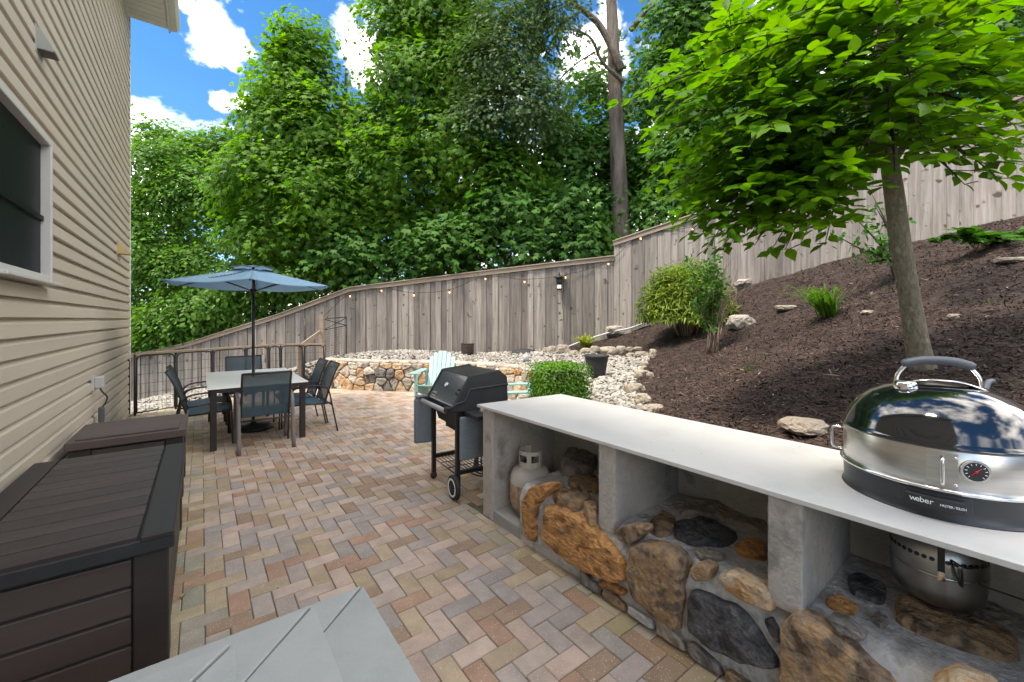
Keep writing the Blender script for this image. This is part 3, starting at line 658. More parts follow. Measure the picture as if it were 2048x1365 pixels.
tstone([(1388, 1102), (1410, 1099), (1452, 1112), (1440, 1121), (1402, 1117)], 'stone_pale', bulge=.015)
tstone([(1467, 1097), (1490, 1084), (1530, 1090), (1532, 1122), (1482, 1114)], 'stone_orange', bulge=.02)
tstone([(1345, 1012), (1372, 1000), (1460, 1020), (1530, 1044), (1530, 1072), (1440, 1044), (1370, 1034)], 'stone_pale', bulge=.03)
tstone([(1650, 1200), (1680, 1196), (1716, 1215), (1700, 1229), (1658, 1214)], 'stone_orange', bulge=.02)
tstone([(1692, 1158), (1720, 1152), (1773, 1182), (1768, 1213), (1702, 1190)], 'stone_black', bulge=.02)
tstone([(1797, 1212), (1830, 1197), (1900, 1222), (2030, 1277), (2032, 1328), (1900, 1291), (1802, 1250)], 'stone_brown', bulge=.03)
tstone([(1740, 1240), (1758, 1232), (1778, 1246), (1764, 1258)], 'stone_dark', bulge=.015)
tstone([(1900, 1205), (1930, 1198), (1990, 1215), (2040, 1245), (2000, 1255), (1930, 1228)], 'stone_pale', bulge=.012)
# ------------------------------------------------------------------ kettle grill set into the counter
KC = (1.64, 1.60)
kt = thing('kettle_grill', 'round black kettle grill with steel ring set into the white counter', 'grill', (KC[0], KC[1], ZS), math.atan2(-KC[1], -KC[0])+.18)
# local +x points towards the camera
RB = .283
lathe([(.285, .002), (.288, .0), (.286, .004), (.279, .010), (.281, .04), (.283, .085), (.287, .098), (.275, .098), (.268, .06), (.262, -.03), (.235, -.09), (.18, -.125), (.0, -.14)], 64).build('bowl', 'bowl', kt)
lathe([(.285, .092), (.293, .096), (.294, .103), (.288, .108), (.28, .106)], 64).build('bowl_rim', 'chrome', kt)
ring = lathe([(.280, .104), (.2815, .108), (.2815, .236), (.279, .240), (.272, .240)], 72).build('steel_ring', 'steel', kt)
lp = [(.283, .236), (.291, .240), (.292, .246), (.286, .252), (.281, .262), (.273, .285), (.258, .318), (.232, .354), (.195, .386), (.15, .409), (.10, .4225), (.05, .429), (.0, .431)]
lid = lathe(lp, 72).build('lid', 'enamel', kt)
ks = 2.05                                            # handle lies across the view
def kdir(a): return Vector((math.cos(a), math.sin(a), 0))
hd = kdir(PI/2)                                      # across
hpts = smooth_path([hd*-.118+Vector((0, 0, .405)), hd*-.112+Vector((0, 0, .455)), hd*-.085+Vector((0, 0, .497))], 4)
hb = MB()
for s in (-1, 1): hb.tube([Vector((p.x, p.y*s, p.z)) for p in hpts], .008, 8)
hb.build('handle_bracket', 'chrome', lid)
tube(smooth_path([hd*-.10+Vector((0, 0, .496)), hd*-.05+Vector((0, 0, .512)), hd*.0+Vector((0, 0, .516)), hd*.05+Vector((0, 0, .512)), hd*.10+Vector((0, 0, .496))], 4), [.013]+[.017]*15+[.013], 10).build('handle_grip', 'handle_slate', lid)
tube(smooth_path([hd*-.125+Vector((.02, 0, .412)), hd*-.06+Vector((.035, 0, .438)), hd*.0+Vector((.04, 0, .444)), hd*.06+Vector((.035, 0, .438)), hd*.125+Vector((.02, 0, .412))], 4), .010, 8, flat=(.5, 2.2)).build('heat_shield', 'chrome', lid)
vd = Vector((.075, -.10, .413))
lathe([(.0, .026), (.028, .025), (.034, .018), (.036, .006), (.034, -.006)], 24, c=vd).build('lid_vent', 'chrome', lid)
tube(smooth_path([Vector((-.10, .15, .40)), Vector((-.13, .165, .43)), Vector((-.165, .185, .432))], 4), .010, 8).build('lid_hook', 'handle_slate', lid)
# ring handles, thermometer, maker's handle
def around(a, r, z): return Vector((r*math.cos(a), r*math.sin(a), z))
def ring_handle(a, parent, plate=True):
    d = kdir(a); r0 = .281
    p = [d*r0+Vector((0, 0, .125)), d*(r0+.03)+Vector((0, 0, .127)), d*(r0+.038)+Vector((0, 0, .14)), d*(r0+.038)+Vector((0, 0, .20)), d*(r0+.03)+Vector((0, 0, .213)), d*r0+Vector((0, 0, .215))]
    h = tube(smooth_path(p, 3), .0055, 8).build('side_handle', 'chrome', parent)
    if plate: box(d*(r0+.001)+Vector((0, 0, .17)), (.004, .075, .115), rz=a).build('handle_plate', 'steel', h)
ka = -.14
ring_handle(ka, ring); ring_handle(-1.62, ring, False)
ta = ka+.27
td = kdir(ta)
th = MB(); th.tube([td*.278+Vector((0, 0, .180)), td*.291+Vector((0, 0, .180))], .036, 28); th = th.build('thermometer', 'chrome', ring)
tube([td*.285+Vector((0, 0, .180)), td*.2915+Vector((0, 0, .180))], .030, 28).build('dial', 'black_matte', th)
bx = td.cross(Vector((0, 0, 1)))
nd = MB(); q0 = td*.2925+Vector((0, 0, .180)); dn = (bx*-.7+Vector((0, 0, .7))).normalized()
nd.tube([q0-dn*.016, q0+dn*.018], [.0022, .0008], 6); nd.sphere(q0, .004, 8, 6); nd.build('needle', 'red', th)
tk = MB()
for q in range(11):
    a = PI*1.25-q*PI*1.5/10; dd = (bx*-math.cos(a)*-1+Vector((0, 0, math.sin(a))))
    tk.tube([q0+dd*.021, q0+dd*.027], .0011, 4)
tk.build('dial_marks', 'white_print', th)
for q, (da, zz) in enumerate(((-.155, .215), (-.155, .125), (.55, .20), (.62, .20))):
    MB().sphere(around(ta+da, .283, zz), .006, 8, 6).build('screw', 'chrome', ring)
# long handle on bowl, curved with the bowl
hm = MB(); A0, A1 = ka-.30, ka+.18
def arc_slab(b, a0, a1, r0, r1, z0, z1, n=14):
    v = []
    for i in range(n+1):
        a = a0+(a1-a0)*i/n; v += [around(a, r0, z0), around(a, r1, z0), around(a, r1, z1), around(a, r0, z1)]
    return b.add(v, [(4*i+k, 4*i+(k+1) % 4, 4*(i+1)+(k+1) % 4, 4*(i+1)+k) for i in range(n) for k in range(4)]+[(3, 2, 1, 0), (4*n, 4*n+1, 4*n+2, 4*n+3)])
mh = arc_slab(MB(), A0, A1, .292, .312, .040, .078).build('bowl_handle', 'black_matte', kt, bevel=.005)
arc_slab(MB(), A0-.07, A1+.07, .281, .290, .034, .088).build('handle_bracket', 'bowl', mh, bevel=.003)
def on_ring(a, r, z, size=1.):
    d = kdir(a); x = Vector((0, 0, 1)).cross(d); return Matrix(((x.x, 0, d.x, d.x*r), (x.y, 0, d.y, d.y*r), (x.z, 1, d.z, z), (0, 0, 0, 1)))
for i, chh in enumerate('weber'):
    text_mesh('lettering', chh, .026, 'white_print', mh, on_ring(ka-.225+i*.036, .3128, .062))
for i, chh in enumerate('MASTER-TOUCH'):
    text_mesh('lettering', chh, .0105, 'white_print', mh, on_ring(ka-.005+i*.0155, .3128, .058))
# ash catcher hanging under the bowl
ZA = -.395
ac = MB(); ac.lathe([(0.0000, ZA), (0.0710, ZA+.002), (0.1065, ZA+.012), (0.1264, ZA+.04), (0.1321, ZA+.08), (0.1349, ZA+.17), (0.1363, ZA+.265), (0.1335, ZA+.265), (0.1306, ZA+.17), (0.1207, ZA+.05)], 56)
ac = ac.build('ash_catcher', 'aluminium', kt)
for q in range(18):
    a = ka-1.35+q*.152
    if -.02 < a-(ka-.05) < .16: continue
    d = kdir(a); tube([d*.1335+Vector((0, 0, ZA+.195)), d*.1369+Vector((0, 0, ZA+.195))], .0078, 12).build('vent_hole', 'black_metal', ac)
arc_slab(MB(), ka-.03, ka+.11, 0.1349, 0.1374, ZA+.14, ZA+.268).build('slot', 'black_metal', ac)
arc_slab(MB(), ka-.03, ka+.11, 0.1374, 0.1392, ZA+.125, ZA+.158).build('latch_tab', 'chrome', ac)
wr = MB()
wr.tube(smooth_path([around(ka+.22, 0.1392, ZA+.21), around(ka+.45, 0.1491, ZA+.195), around(ka+.75, 0.1455, ZA+.20)], 5), .0035, 6)
wr.tube(smooth_path([around(ka+.22, 0.1392, ZA+.21), around(ka+.33, 0.1526, ZA+.14), around(ka+.42, 0.1420, ZA+.13), around(ka+.38, 0.1491, ZA+.19)], 4), .0035, 6)
wr.tube(smooth_path([around(ka+.8, 0.1377, ZA+.14), around(ka+.95, 0.1562, ZA+.13), around(ka+1.3, .36, ZA+.12), around(ka+1.5, .5, ZA+.11)], 4), .003, 6)
wr.build('wire_handle', 'black_metal', ac)
lathe([(0.1370, ZA+.13), (0.1381, ZA+.132), (0.1381, ZA+.137), (0.1370, ZA+.139)], 56).build('seam', 'aluminium', ac)
lathe([(0.1065, ZA+.235), (0.1065, -.12)], 32).build('vent_cone', 'bowl', kt)
# ------------------------------------------------------------------ propane tank
tp = G(1062, 1035, .10)
tq = thing('propane_tank', 'rusty cream propane tank standing in the left bay of the counter', 'propane tank', (tp[0], tp[1]+.10, .098), TC+PI)
pf = [(.0, .02), (.10, .022), (.135, .045), (.152, .09), (.1525, .23)]; pf2 = [(.1525, .23), (.148, .275), (.13, .315), (.09, .34), (.05, .35), (.0, .352)]
lathe(pf, 40).build('lower_body', 'tank_rust', tq); lathe(pf2, 40).build('upper_body', 'tank', tq)
lathe([(.10, .0), (.105, .0), (.105, .035), (.10, .035)], 32).build('foot_ring', 'tank_rust', tq)
lathe([(.1525, .135), (.155, .138), (.155, .143), (.1525, .146)], 40).build('weld_seam', 'tank_rust', tq)
cb = MB(); ra = .082
def arcw(b, a0, a1, z0, z1, n=6):
    v = []
    for i in range(n+1):
        a = a0+(a1-a0)*i/n; v += [(ra*math.cos(a), ra*math.sin(a), z0), ((ra+.004)*math.cos(a), (ra+.004)*math.sin(a), z0), ((ra+.004)*math.cos(a), (ra+.004)*math.sin(a), z1), (ra*math.cos(a), ra*math.sin(a), z1)]
    b.add(v, [(4*i+k, 4*i+(k+1) % 4, 4*(i+1)+(k+1) % 4, 4*(i+1)+k) for i in range(n) for k in range(4)]+[(3, 2, 1, 0), (4*n, 4*n+1, 4*n+2, 4*n+3)], False)
arcw(cb, -2.4, 2.4, .33, .385, 24); arcw(cb, -2.4, 2.4, .435, .465, 24)
for a0, a1 in ((-2.4, -1.7), (-.95, -.45), (.55, .95), (1.75, 2.4)): arcw(cb, a0, a1, .385, .435)
cb.build('collar', 'tank', tq)
vb = MB(); vb.tube([(0, 0, .34), (0, 0, .40)], .018, 12); vb.tube([(0, 0, .385), (.05, 0, .385)], .014, 10); vb.lathe([(.0, .40), (.028, .402), (.03, .42), (.0, .425)], 12); vb.build('valve', 'black_metal', tq)
# ------------------------------------------------------------------ gas grill
gw = Vector((.538, -.843, 0)).normalized(); gb = Vector((.843, .538, 0)).normalized()     # to its right, to its back
c0 = Vector((*G(866, 957), 0)); c1 = Vector((*G(917, 999), 0))
go = (c0+c1)/2+gb*.22
gr = thing('gas_grill', 'black gas grill on a wheeled cart with folded grey side tables', 'gas grill', go, math.atan2(gw.y, gw.x))
# local x to its right, local y to its back
hw_ = (c1-c0).length/2-.01; fy, by = -.22, .24
for sx, sy, zb in ((-1, fy, .06), (1, fy, .06), (-1, by, .06), (1, by, .06)): box((sx*hw_, sy, (zb+.74)/2), (.038, .038, .74-zb)).build('leg', 'black_metal', gr, bevel=.004)
for sx in (-1, 1): box((sx*hw_, (fy+by)/2, .22), (.030, by-fy-.04, .03)).build('side_rail', 'black_metal', gr)
box((0, fy, .725), (2*hw_, .032, .05)).build('front_rail', 'black_metal', gr, bevel=.003); box((0, by, .725), (2*hw_, .032, .05)).build('back_rail', 'black_metal', gr)
box((0, by, .22), (2*hw_-.04, .03, .03)).build('cross_bar', 'black_metal', gr)
sh = MB()
for q in range(13): sh.tube([(-hw_+.02, fy+.02+q*(by-fy-.04)/12, .215), (hw_-.02, fy+.02+q*(by-fy-.04)/12, .215)], .004, 6)
for q in range(4): sh.tube([(-hw_+.03+q*(2*hw_-.06)/3, fy, .208), (-hw_+.03+q*(2*hw_-.06)/3, by, .208)], .004, 6)
sh.tube([(-hw_, fy, .20), (hw_, fy, .20)], .006, 6); sh.build('wire_shelf', 'black_metal', gr)
for sy in (fy-.035, by+.035):
    wl = MB(); wl.tube([(hw_+.0, sy-.018, .105), (hw_+.0, sy+.018, .105)], .104, 32); wl = wl.build('wheel', 'black_rubber', gr, bevel=.01)
    s = -1 if sy < 0 else 1
    MB().lathe([(.062, 0), (.078, .002), (.078, .004), (.062, .003)], 32, closed=True).build('white_band', 'white_print', wl, loc=(hw_, sy+s*.0185, .105), rot=(PI/2 if s < 0 else -PI/2, 0, 0))
    sp = MB()
    for q in range(6): sp.box((0, 0, 0), (.10, .009, .006), rz=q*PI/6)
    sp.sphere((0, 0, .002), (.016, .016, .008), 10, 6); sp.build('hub', 'black_metal', wl, loc=(hw_, sy+s*.020, .105), rot=(PI/2 if s < 0 else -PI/2, 0, 0))
for sy in (fy, by):
    cs = MB().sphere((-hw_, sy, .035), (.028, .034, .034), 14, 8).build('caster', 'black_rubber', gr); box((-hw_, sy, .075), (.022, .022, .04)).build('stem', 'black_metal', cs)
# fire box
MB().extrude([(-.25, fy+.04, .58), (-.25, by-.04, .58), (-.25, by+.02, .74), (-.25, fy-.01, .74)], (.50, 0, 0)).build('cook_box', 'black_matte', gr, bevel=.006)
box((0, .0, .55), (.30, .30, .05)).build('grease_tray', 'black_metal', gr, bevel=.004)
# lid: chamfered front, aluminium-look end castings
lz = .745
lidp = [(fy-.05, lz), (fy-.05, lz+.05), (fy+.10, lz+.295), (by-.07, lz+.325), (by+.01, lz+.26), (by+.02, lz)]
gl = MB().extrude([(-.275, a, b) for a, b in lidp], (.55, 0, 0)).build('lid', 'grill_lid', gr, bevel=.008)
for sx in (-1, 1):
    b = MB(); o = .012; pts = [(fy-.058, lz), (fy-.058, lz+.055), (fy+.095, lz+.303), (by-.066, lz+.335), (by+.018, lz+.268), (by+.028, lz)]
    b.extrude([(sx*.275-.0, a, bb) for a, bb in pts], (sx*.030, 0, 0)); b.build('end_cap', 'black_matte', gl, bevel=.008)
    tube([(sx*.308, fy-.10, lz+.02), (sx*.308, fy-.03, lz+.075), (sx*.308, fy+.05, lz+.085), (sx*.308, fy+.095, lz+.185), (sx*.308, by+.02, lz+.20)], .010, 8).build('end_rib', 'black_matte', gl)
    box((sx*.285, fy-.085, lz+.030), (.03, .09, .045)).build('handle_arm', 'black_matte', gl, bevel=.008)
tube([(-.27, fy-.115, lz+.018), (.27, fy-.115, lz+.018)], .021, 14).build('lid_handle', 'grill_handle', gl)
fn = Vector((0, -.245, .15)).normalized(); fc = Vector((0, fy+.025, lz+.1725)); fx = Vector((1, 0, 0)); fz = fn.cross(fx)*-1
fz = Vector((0, .15, .245)).normalized()
def on_face(x, t, off=.004): return Vector((x, fy-.05+.15*t, lz+.05+.245*t))+fn*off
gt = tube([on_face(-.03, .55, 0), on_face(-.03, .55, .012)], .026, 20).build('lid_gauge', 'chrome', gl)
tube([on_face(-.03, .55, .012), on_face(-.03, .55, .0135)], .019, 20).build('dial', 'white_print', gt)
em = MB(); c_ = on_face(-.185, .16, .004); em.add([c_+fx*a+fz*b for a, b in ((-.045, -.022), (.045, -.022), (.045, .022), (-.045, .022))], [(0, 1, 2, 3)]); em = em.build('emblem', 'grill_handle', gl)
text_mesh('lettering', 'weber', .036, 'black_metal', em, Matrix(((1, 0, fn.x, c_.x), (0, fz.y, fn.y, c_.y+fn.y*.0015), (0, fz.z, fn.z, c_.z+fn.z*.0015), (0, 0, 0, 1))))
for t_ in (.38, .52): box(on_face(.245, t_, .008), (.03, .012, .012)).build('latch', 'black_metal', gl)
# right folded table, control panel, knob, match holder
box((hw_+.16, .02, .735), (.24, .40, .035)).build('control_panel', 'black_matte', gr, bevel=.008)
lathe([(.0, .026), (.020, .025), (.026, .0)], 16, c=(hw_+.13, -.05, .753)).build('control_knob', 'grill_handle', gr)
def panel(c, d, rz=0, nm='side_table'):
    o = box((0, 0, 0), d).build(nm, 'grill_grey', gr, bevel=.02, loc=c, rot=(0, 0, rz)); return o
panel((hw_+.060, fy+.155, .525), (.034, .33, .37)); panel((hw_+.115, fy+.315, .54), (.075, .035, .33), nm='table_edge')
tube([(hw_+.10, fy+.30, .66), (hw_+.10, fy+.30, .755)], .034, 16).build('hinge_barrel', 'grill_handle', gr)
lt_ = Vector((-hw_-.03, fy-.02, .565)); a_ = math.atan2(-.93, -.37)
pd = Vector((-.955, -.30, 0)); pdl = Vector((pd.dot(gw), pd.dot(gb), 0)).normalized()
panel(lt_+pdl*.075+Vector((0, 0, -.005)), (.165, .036, .43), math.atan2(pdl.y, pdl.x)); panel(lt_+pdl*.07+Vector((0, 0, .228)), (.155, .05, .032), math.atan2(pdl.y, pdl.x), 'table_edge')
# hose coil
hcx = go+gw*(hw_+.16)+gb*.02
hz = thing('gas_hose', 'grey gas hose coiled on the pavers under the grill', 'hose', Vector((*G(962, 965), 0)))
hp = [(0.02, .06, .62), (.015, .05, .45), (.0, .03, .2), (.02, .0, .09)]
for q in range(40):
    a = q*.42; r = .085+.02*math.sin(q*.23); hp.append((r*math.cos(a)+.01, r*.75*math.sin(a)+.01, .025+.06*abs(math.sin(a*.5))+.0012*q))
tube(smooth_path(hp, 3), .0085, 8).build('coil', 'timer_grey', hz)
# ------------------------------------------------------------------ dining set
tcx = Vector((-3.62, 5.80)); TU, TV = tcx.dot(U), tcx.dot(V)
tb = thing('patio_table', 'rectangular frosted glass patio table with dark bronze legs', 'table', (tcx.x, tcx.y, 0), TH)
box((0, 0, .722), (1.06, 1.84, .012)).build('table_top', 'table_top', tb, bevel=.003)
fr = MB()
for c, d in (((.50, 0, .695), (.035, 1.76, .045)), ((-.50, 0, .695), (.035, 1.76, .045)), ((0, .895, .695), (.96, .035, .045)), ((0, -.895, .695), (.96, .035, .045))): fr.box(c, d)
fr.build('table_frame', 'bronze', tb)
for sx in (-1, 1):
    for sy in (-1, 1): box((sx*.47, sy*.86, .345), (.065, .065, .69)).build('leg', 'bronze', tb, bevel=.005)
um = thing('patio_umbrella', 'blue grey six sided patio umbrella standing through the table', 'umbrella', (tcx.x, tcx.y, 0))
tube([(0, 0, .06), (0, 0, 2.245)], .019, 12).build('pole', 'black_metal', um)
lathe([(.0, .105), (.03, .10), (.05, .08), (.20, .06), (.235, .03), (.235, .0), (.0, .0)], 32).build('base', 'black_metal', um)
RZ, RT, RR = 2.0, 2.245, 1.06
vt_ = [(RR*math.cos(q*PI/3), RR*math.sin(q*PI/3), RZ+(.012 if q % 2 else -.005)) for q in range(6)]
cvs = MB(); n = 8; v = []; f = []
for q in range(6):
    a = Vector(vt_[q]); b = Vector(vt_[(q+1) % 6]); tp_ = Vector((0, 0, RT)); base_ = len(v)
    for i in range(n+1):
        for j in range(n+1):
            s = .12+.88*i/n; e = a.lerp(b, j/n); p = tp_.lerp(e, s)
            p.z -= .035*math.sin(PI*j/n)*s; p -= Vector((e.x, e.y, 0))*.05*math.sin(PI*j/n)*s; v.append(p)
    f += [(base_+i*(n+1)+j, base_+(i+1)*(n+1)+j, base_+(i+1)*(n+1)+j+1, base_+i*(n+1)+j+1) for i in range(n) for j in range(n)]
cano = cvs.add(v, f, True).build('canopy', 'canopy', um)
sm_ = cano.modifiers.new('thickness', 'SOLIDIFY'); sm_.thickness = .003
vv_ = MB(); vv = [(0, 0, RT+.035)]+[(.27*math.cos(q*PI/3), .27*math.sin(q*PI/3), RT-.012) for q in range(6)]+[(.25*math.cos(q*PI/3+PI/6), .25*math.sin(q*PI/3+PI/6), RT+.012) for q in range(6)]
ff = []
for q in range(6): ff += [(0, 1+q, 7+q), (0, 7+q, 1+(q+1) % 6)]
vo = vv_.add(vv, ff).build('vent_flap', 'canopy', cano)
ve = MB()
for q in range(6):
    ve.tube([vv[1+q], vv[7+q], vv[1+(q+1) % 6]], .008, 5)
ve.build('vent_edge', 'timer_grey', cano)
tube([(0, 0, RT+.0), (0, 0, RT+.055)], .014, 8).build('finial', 'black_metal', um)
for q in range(6):
    a = Vector(vt_[q]); rb = tube([Vector((0, 0, RT-.02))+Vector((a.x, a.y, 0))*.03, a+Vector((0, 0, -.02))], .0075, 6).build('rib', 'black_metal', um)
    tube([Vector((0, 0, 1.93))+Vector((a.x, a.y, 0)).normalized()*.03, Vector((0, 0, RT-.02)).lerp(a, .5)+Vector((0, 0, -.015))], .007, 6).build('strut', 'black_metal', rb)
lathe([(.02, 1.89), (.04, 1.90), (.04, 1.95), (.02, 1.96)], 12, c=(0, 0, 0)).build('runner', 'black_metal', um)
# script lettering printed across one panel
sc_ = MB(); A_, B_ = Vector(vt_[4]), Vector(vt_[5]); tpv = Vector((0, 0, RT+.004)); pth = []
for q in range(60):
    t_ = q/59; s = .72-.42*t_; jj = .30+.32*t_
    e = A_.lerp(B_, jj+.035*math.sin(q*1.1)); p = tpv.lerp(e, s+.022*math.sin(q*1.1+1.2)); p.z -= .035*math.sin(PI*jj)*s-.006; p -= Vector((e.x, e.y, 0))*.05*math.sin(PI*jj)*s; pth.append(p)
sc_.tube(pth, .009, 5, flat=(.25, 1)); sc_.build('script_print', 'black_metal', cano)
def make_chair():
    c = thing('sling_chair', '', 'chair', (0, 0, 0), 0, 'sling chairs around the patio table')
    for sx in (-1, 1):
        x = sx*.275
        p = smooth_path([(x, .27, .0), (x, .262, .30), (x, .25, .52), (x, .20, .615), (x, .10, .645), (x, -.06, .645), (x, -.17, .62), (x, -.225, .55), (x, -.26, .38), (x, -.335, 0)], 4)
        tube(p, .013, 8, flat=(1.7, .8)).build('leg_frame', 'bronze', c)
    sl = MB(); n = 8; pr = [(.26, .415), (.22, .432), (.08, .425), (-.06, .405), (-.17, .40)]
    pr = [(p.y, p.z) for p in smooth_path([(0, a, b) for a, b in pr], 3)]
    v = [(sx*.245, a, b) for a, b in pr for sx in (-1, 1)]+[(sx*.245, a, b-.012) for a, b in pr for sx in (-1, 1)]; m = len(pr)
    f = [(2*i, 2*i+1, 2*i+3, 2*i+2) for i in range(m-1)]+[(2*m+2*i+2, 2*m+2*i+3, 2*m+2*i+1, 2*m+2*i) for i in range(m-1)]+[(2*i, 2*i+2, 2*m+2*i+2, 2*m+2*i) for i in range(m-1)]+[(2*i+1, 2*m+2*i+1, 2*m+2*i+3, 2*i+3) for i in range(m-1)]+[(0, 2*m, 2*m+1, 1), (2*m-2, 2*m-1, 4*m-1, 4*m-2)]
    MB().add(v, f, False).build('seat', 'sling', c)
    pr = [(p.y, p.z) for p in smooth_path([(0, -.175, .40), (0, -.205, .50), (0, -.26, .68), (0, -.325, .85), (0, -.365, .915)], 3)]; m = len(pr)
    v = [(sx*.235, a, b) for a, b in pr for sx in (-1, 1)]+[(sx*.235, a-.010, b-.004) for a, b in pr for sx in (-1, 1)]
    MB().add(v, [q[::-1] for q in f[:0]]+[(2*i, 2*i+2, 2*i+3, 2*i+1)[::-1] for i in range(m-1)]+[(2*m+2*i, 2*m+2*i+2, 2*m+2*i+3, 2*m+2*i+1) for i in range(m-1)]+[(0, 1, 2*m+1, 2*m), (2*m-2, 2*m-1, 4*m-1, 4*m-2)], False).build('backrest', 'sling_mesh', c)
    bf = MB()
    for sx in (-1, 1): bf.tube([(sx*.245, a-.004, b) for a, b in pr], .012, 6)
    bf.tube([(-.245, pr[-1][0]-.004, pr[-1][1]), (.245, pr[-1][0]-.004, pr[-1][1])], .012, 6); bf.build('back_frame', 'bronze', c)
    sf = MB()
    for sx in (-1, 1): sf.tube([(sx*.25, .265, .41), (sx*.25, -.19, .39)], .012, 6); sf.tube([(sx*.25, .255, .42), (sx*.275, .258, .42)], .010, 6); sf.tube([(sx*.25, -.18, .39), (sx*.275, -.256, .40)], .010, 6)
    sf.tube([(-.27, -.262, .365), (.27, -.262, .365)], .010, 6); sf.tube([(-.25, .262, .405), (.25, .262, .405)], .010, 6); sf.build('seat_frame', 'bronze', c)
    return c
ch0 = make_chair()
NV, FV, LU, RU = TV-.92, TV+.92, TU-.53, TU+.53
spots = [(TU+.03, NV-.02, TH, 'blue sling chair at the near end of the table, its back to us'),
         (TU-.02, FV+.07, TH+PI, 'blue sling chair at the far end of the table facing us'),
         (LU-.01, TV-.37, TH-PI/2, 'blue sling chair on the house side of the table, nearer of two'),
         (LU-.03, TV+.20, TH-PI/2, 'blue sling chair on the house side of the table, farther of two'),
         (RU+.05, TV-.55, TH+PI/2, 'blue sling chair on the open side of the table, nearer of two'),
         (RU+.02, TV-.02, TH+PI/2, 'blue sling chair on the open side of the table, farther of two')]
for k, (a, b, r, lab) in enumerate(spots):
    p = uv(a, b)
    if k == 0: ch0.location = p; ch0.rotation_euler = (0, 0, r); ch0['label'] = lab
    else: dup(ch0, p, r, lab)
for o in [o for o in bpy.data.objects if o.parent == ch0 and o.name.startswith('leg_frame')]:
    o.data = o.data.copy(); o.data.materials[0] = MATS['taupe']; o.scale = (1, 1, 1)
# ------------------------------------------------------------------ wooden fence (three runs)
FL = {'A': 'weathered board fence run stepping downhill behind the dining set', 'B': 'weathered board fence run behind the stone retaining wall', 'C': 'weathered board fence run climbing the mulch slope at right'}
for key, pts in FEN.items():
    ft = thing('board_fence', FL[key], 'fence', (pts[0][0], pts[0][1], 0), 0, 'runs of board fence')
    o0 = Vector((pts[0][0], pts[0][1], 0)); P = [Vector((a, b, 0)) for a, b, c, d in pts]
    S = [0.]
    for a, b in zip(P[:-1], P[1:]): S.append(S[-1]+(b-a).length)
    def at(s, k): return float(np.interp(s, S, [q[k] for q in pts]))
    n = int(S[-1]/.146); wb = S[-1]/n
    for q in range(n):
        bk = q % 2; s0, s1 = q*wb+(-.008 if bk else .004), (q+1)*wb-(-.008 if bk else .004); s0 = max(0, s0); s1 = min(S[-1], s1)
        a = Vector((at(s0, 0), at(s0, 1), 0)); b = Vector((at(s1, 0), at(s1, 1), 0)); d = (b-a).normalized(); nn = Vector((d.y, -d.x, 0)); off = nn*((-.016 if bk else 0)+.003*((q*7) % 3))
        zb0 = at(s0, 2)-.05+rr.uniform(-.02, .03); zb1 = zb0+(at(s1, 2)-at(s0, 2)); c = (a+b)/2
        v = []
        for th_ in (0, -.014):
            for p, zz in ((a, zb0), (b, zb1), (b, at(s1, 3)-.03), (a, at(s0, 3)-.03)):
                r = p-c+off+nn*th_; v.append((r.x, r.y, zz))
        MB().add(v, [(0, 1, 2, 3), (7, 6, 5, 4), (0, 4, 5, 1), (1, 5, 6, 2), (2, 6, 7, 3), (3, 7, 4, 0)]).build('board', 'fence_wood', ft, loc=c-o0)
    for k in range(len(pts)-1):
        a = Vector((pts[k][0], pts[k][1], pts[k][3])); b = Vector((pts[k+1][0], pts[k+1][1], pts[k+1][3])); d = (b-a).normalized(); hd_ = Vector((d.x, d.y, 0)).normalized(); nn = Vector((hd_.y, -hd_.x, 0))
        m = (a+b)/2-o0; ln = (b-a).length; rzz = math.atan2(d.y, d.x); ryy = -math.asin(d.z)
        box((0, 0, 0), (ln, .022, .09)).build('trim_board', 'fence_cap', ft, loc=m+nn*.026+Vector((0, 0, -.07)), rot=(0, ryy, rzz))
        box((0, 0, 0), (ln+.01, .11, .028)).build('cap_rail', 'fence_cap', ft, loc=m+nn*.005+Vector((0, 0, -.005)), rot=(0, ryy, rzz), bevel=.004)
        box((0, 0, 0), (ln, .04, .09)).build('rear_rail', 'fence_wood', ft, loc=m-nn*.045+Vector((0, 0, -1.0)), rot=(0, ryy, rzz))
    for k in range(0, int(S[-1]/2.4)+1):
        s = min(k*2.4+.1, S[-1]); hd_ = Vector((P[-1]-P[0])).normalized(); nn = Vector((hd_.y, -hd_.x, 0)); p = Vector((at(s, 0), at(s, 1), 0))-nn*.09-o0
        zb, zt = at(s, 2)-.3, at(s, 3)-.03
        box((p.x, p.y, (zb+zt)/2), (.09, .09, zt-zb)).build('post', 'fence_wood', ft)
def fence_pt(px, py, off=.03):                        # point on the face of fence run B
    a = Vector((-4.3, 11.0)); b = Vector((2.43, 9.9)); d = b-a; nn = Vector((d.y, -d.x)).normalized(); a = a+nn*off
    k = (px-CX)/F; t = (k*a.y-a.x)/(d.x-k*d.y); p = a+d*t; return Vector((p.x, p.y, H+(HY-py)/F*p.y))
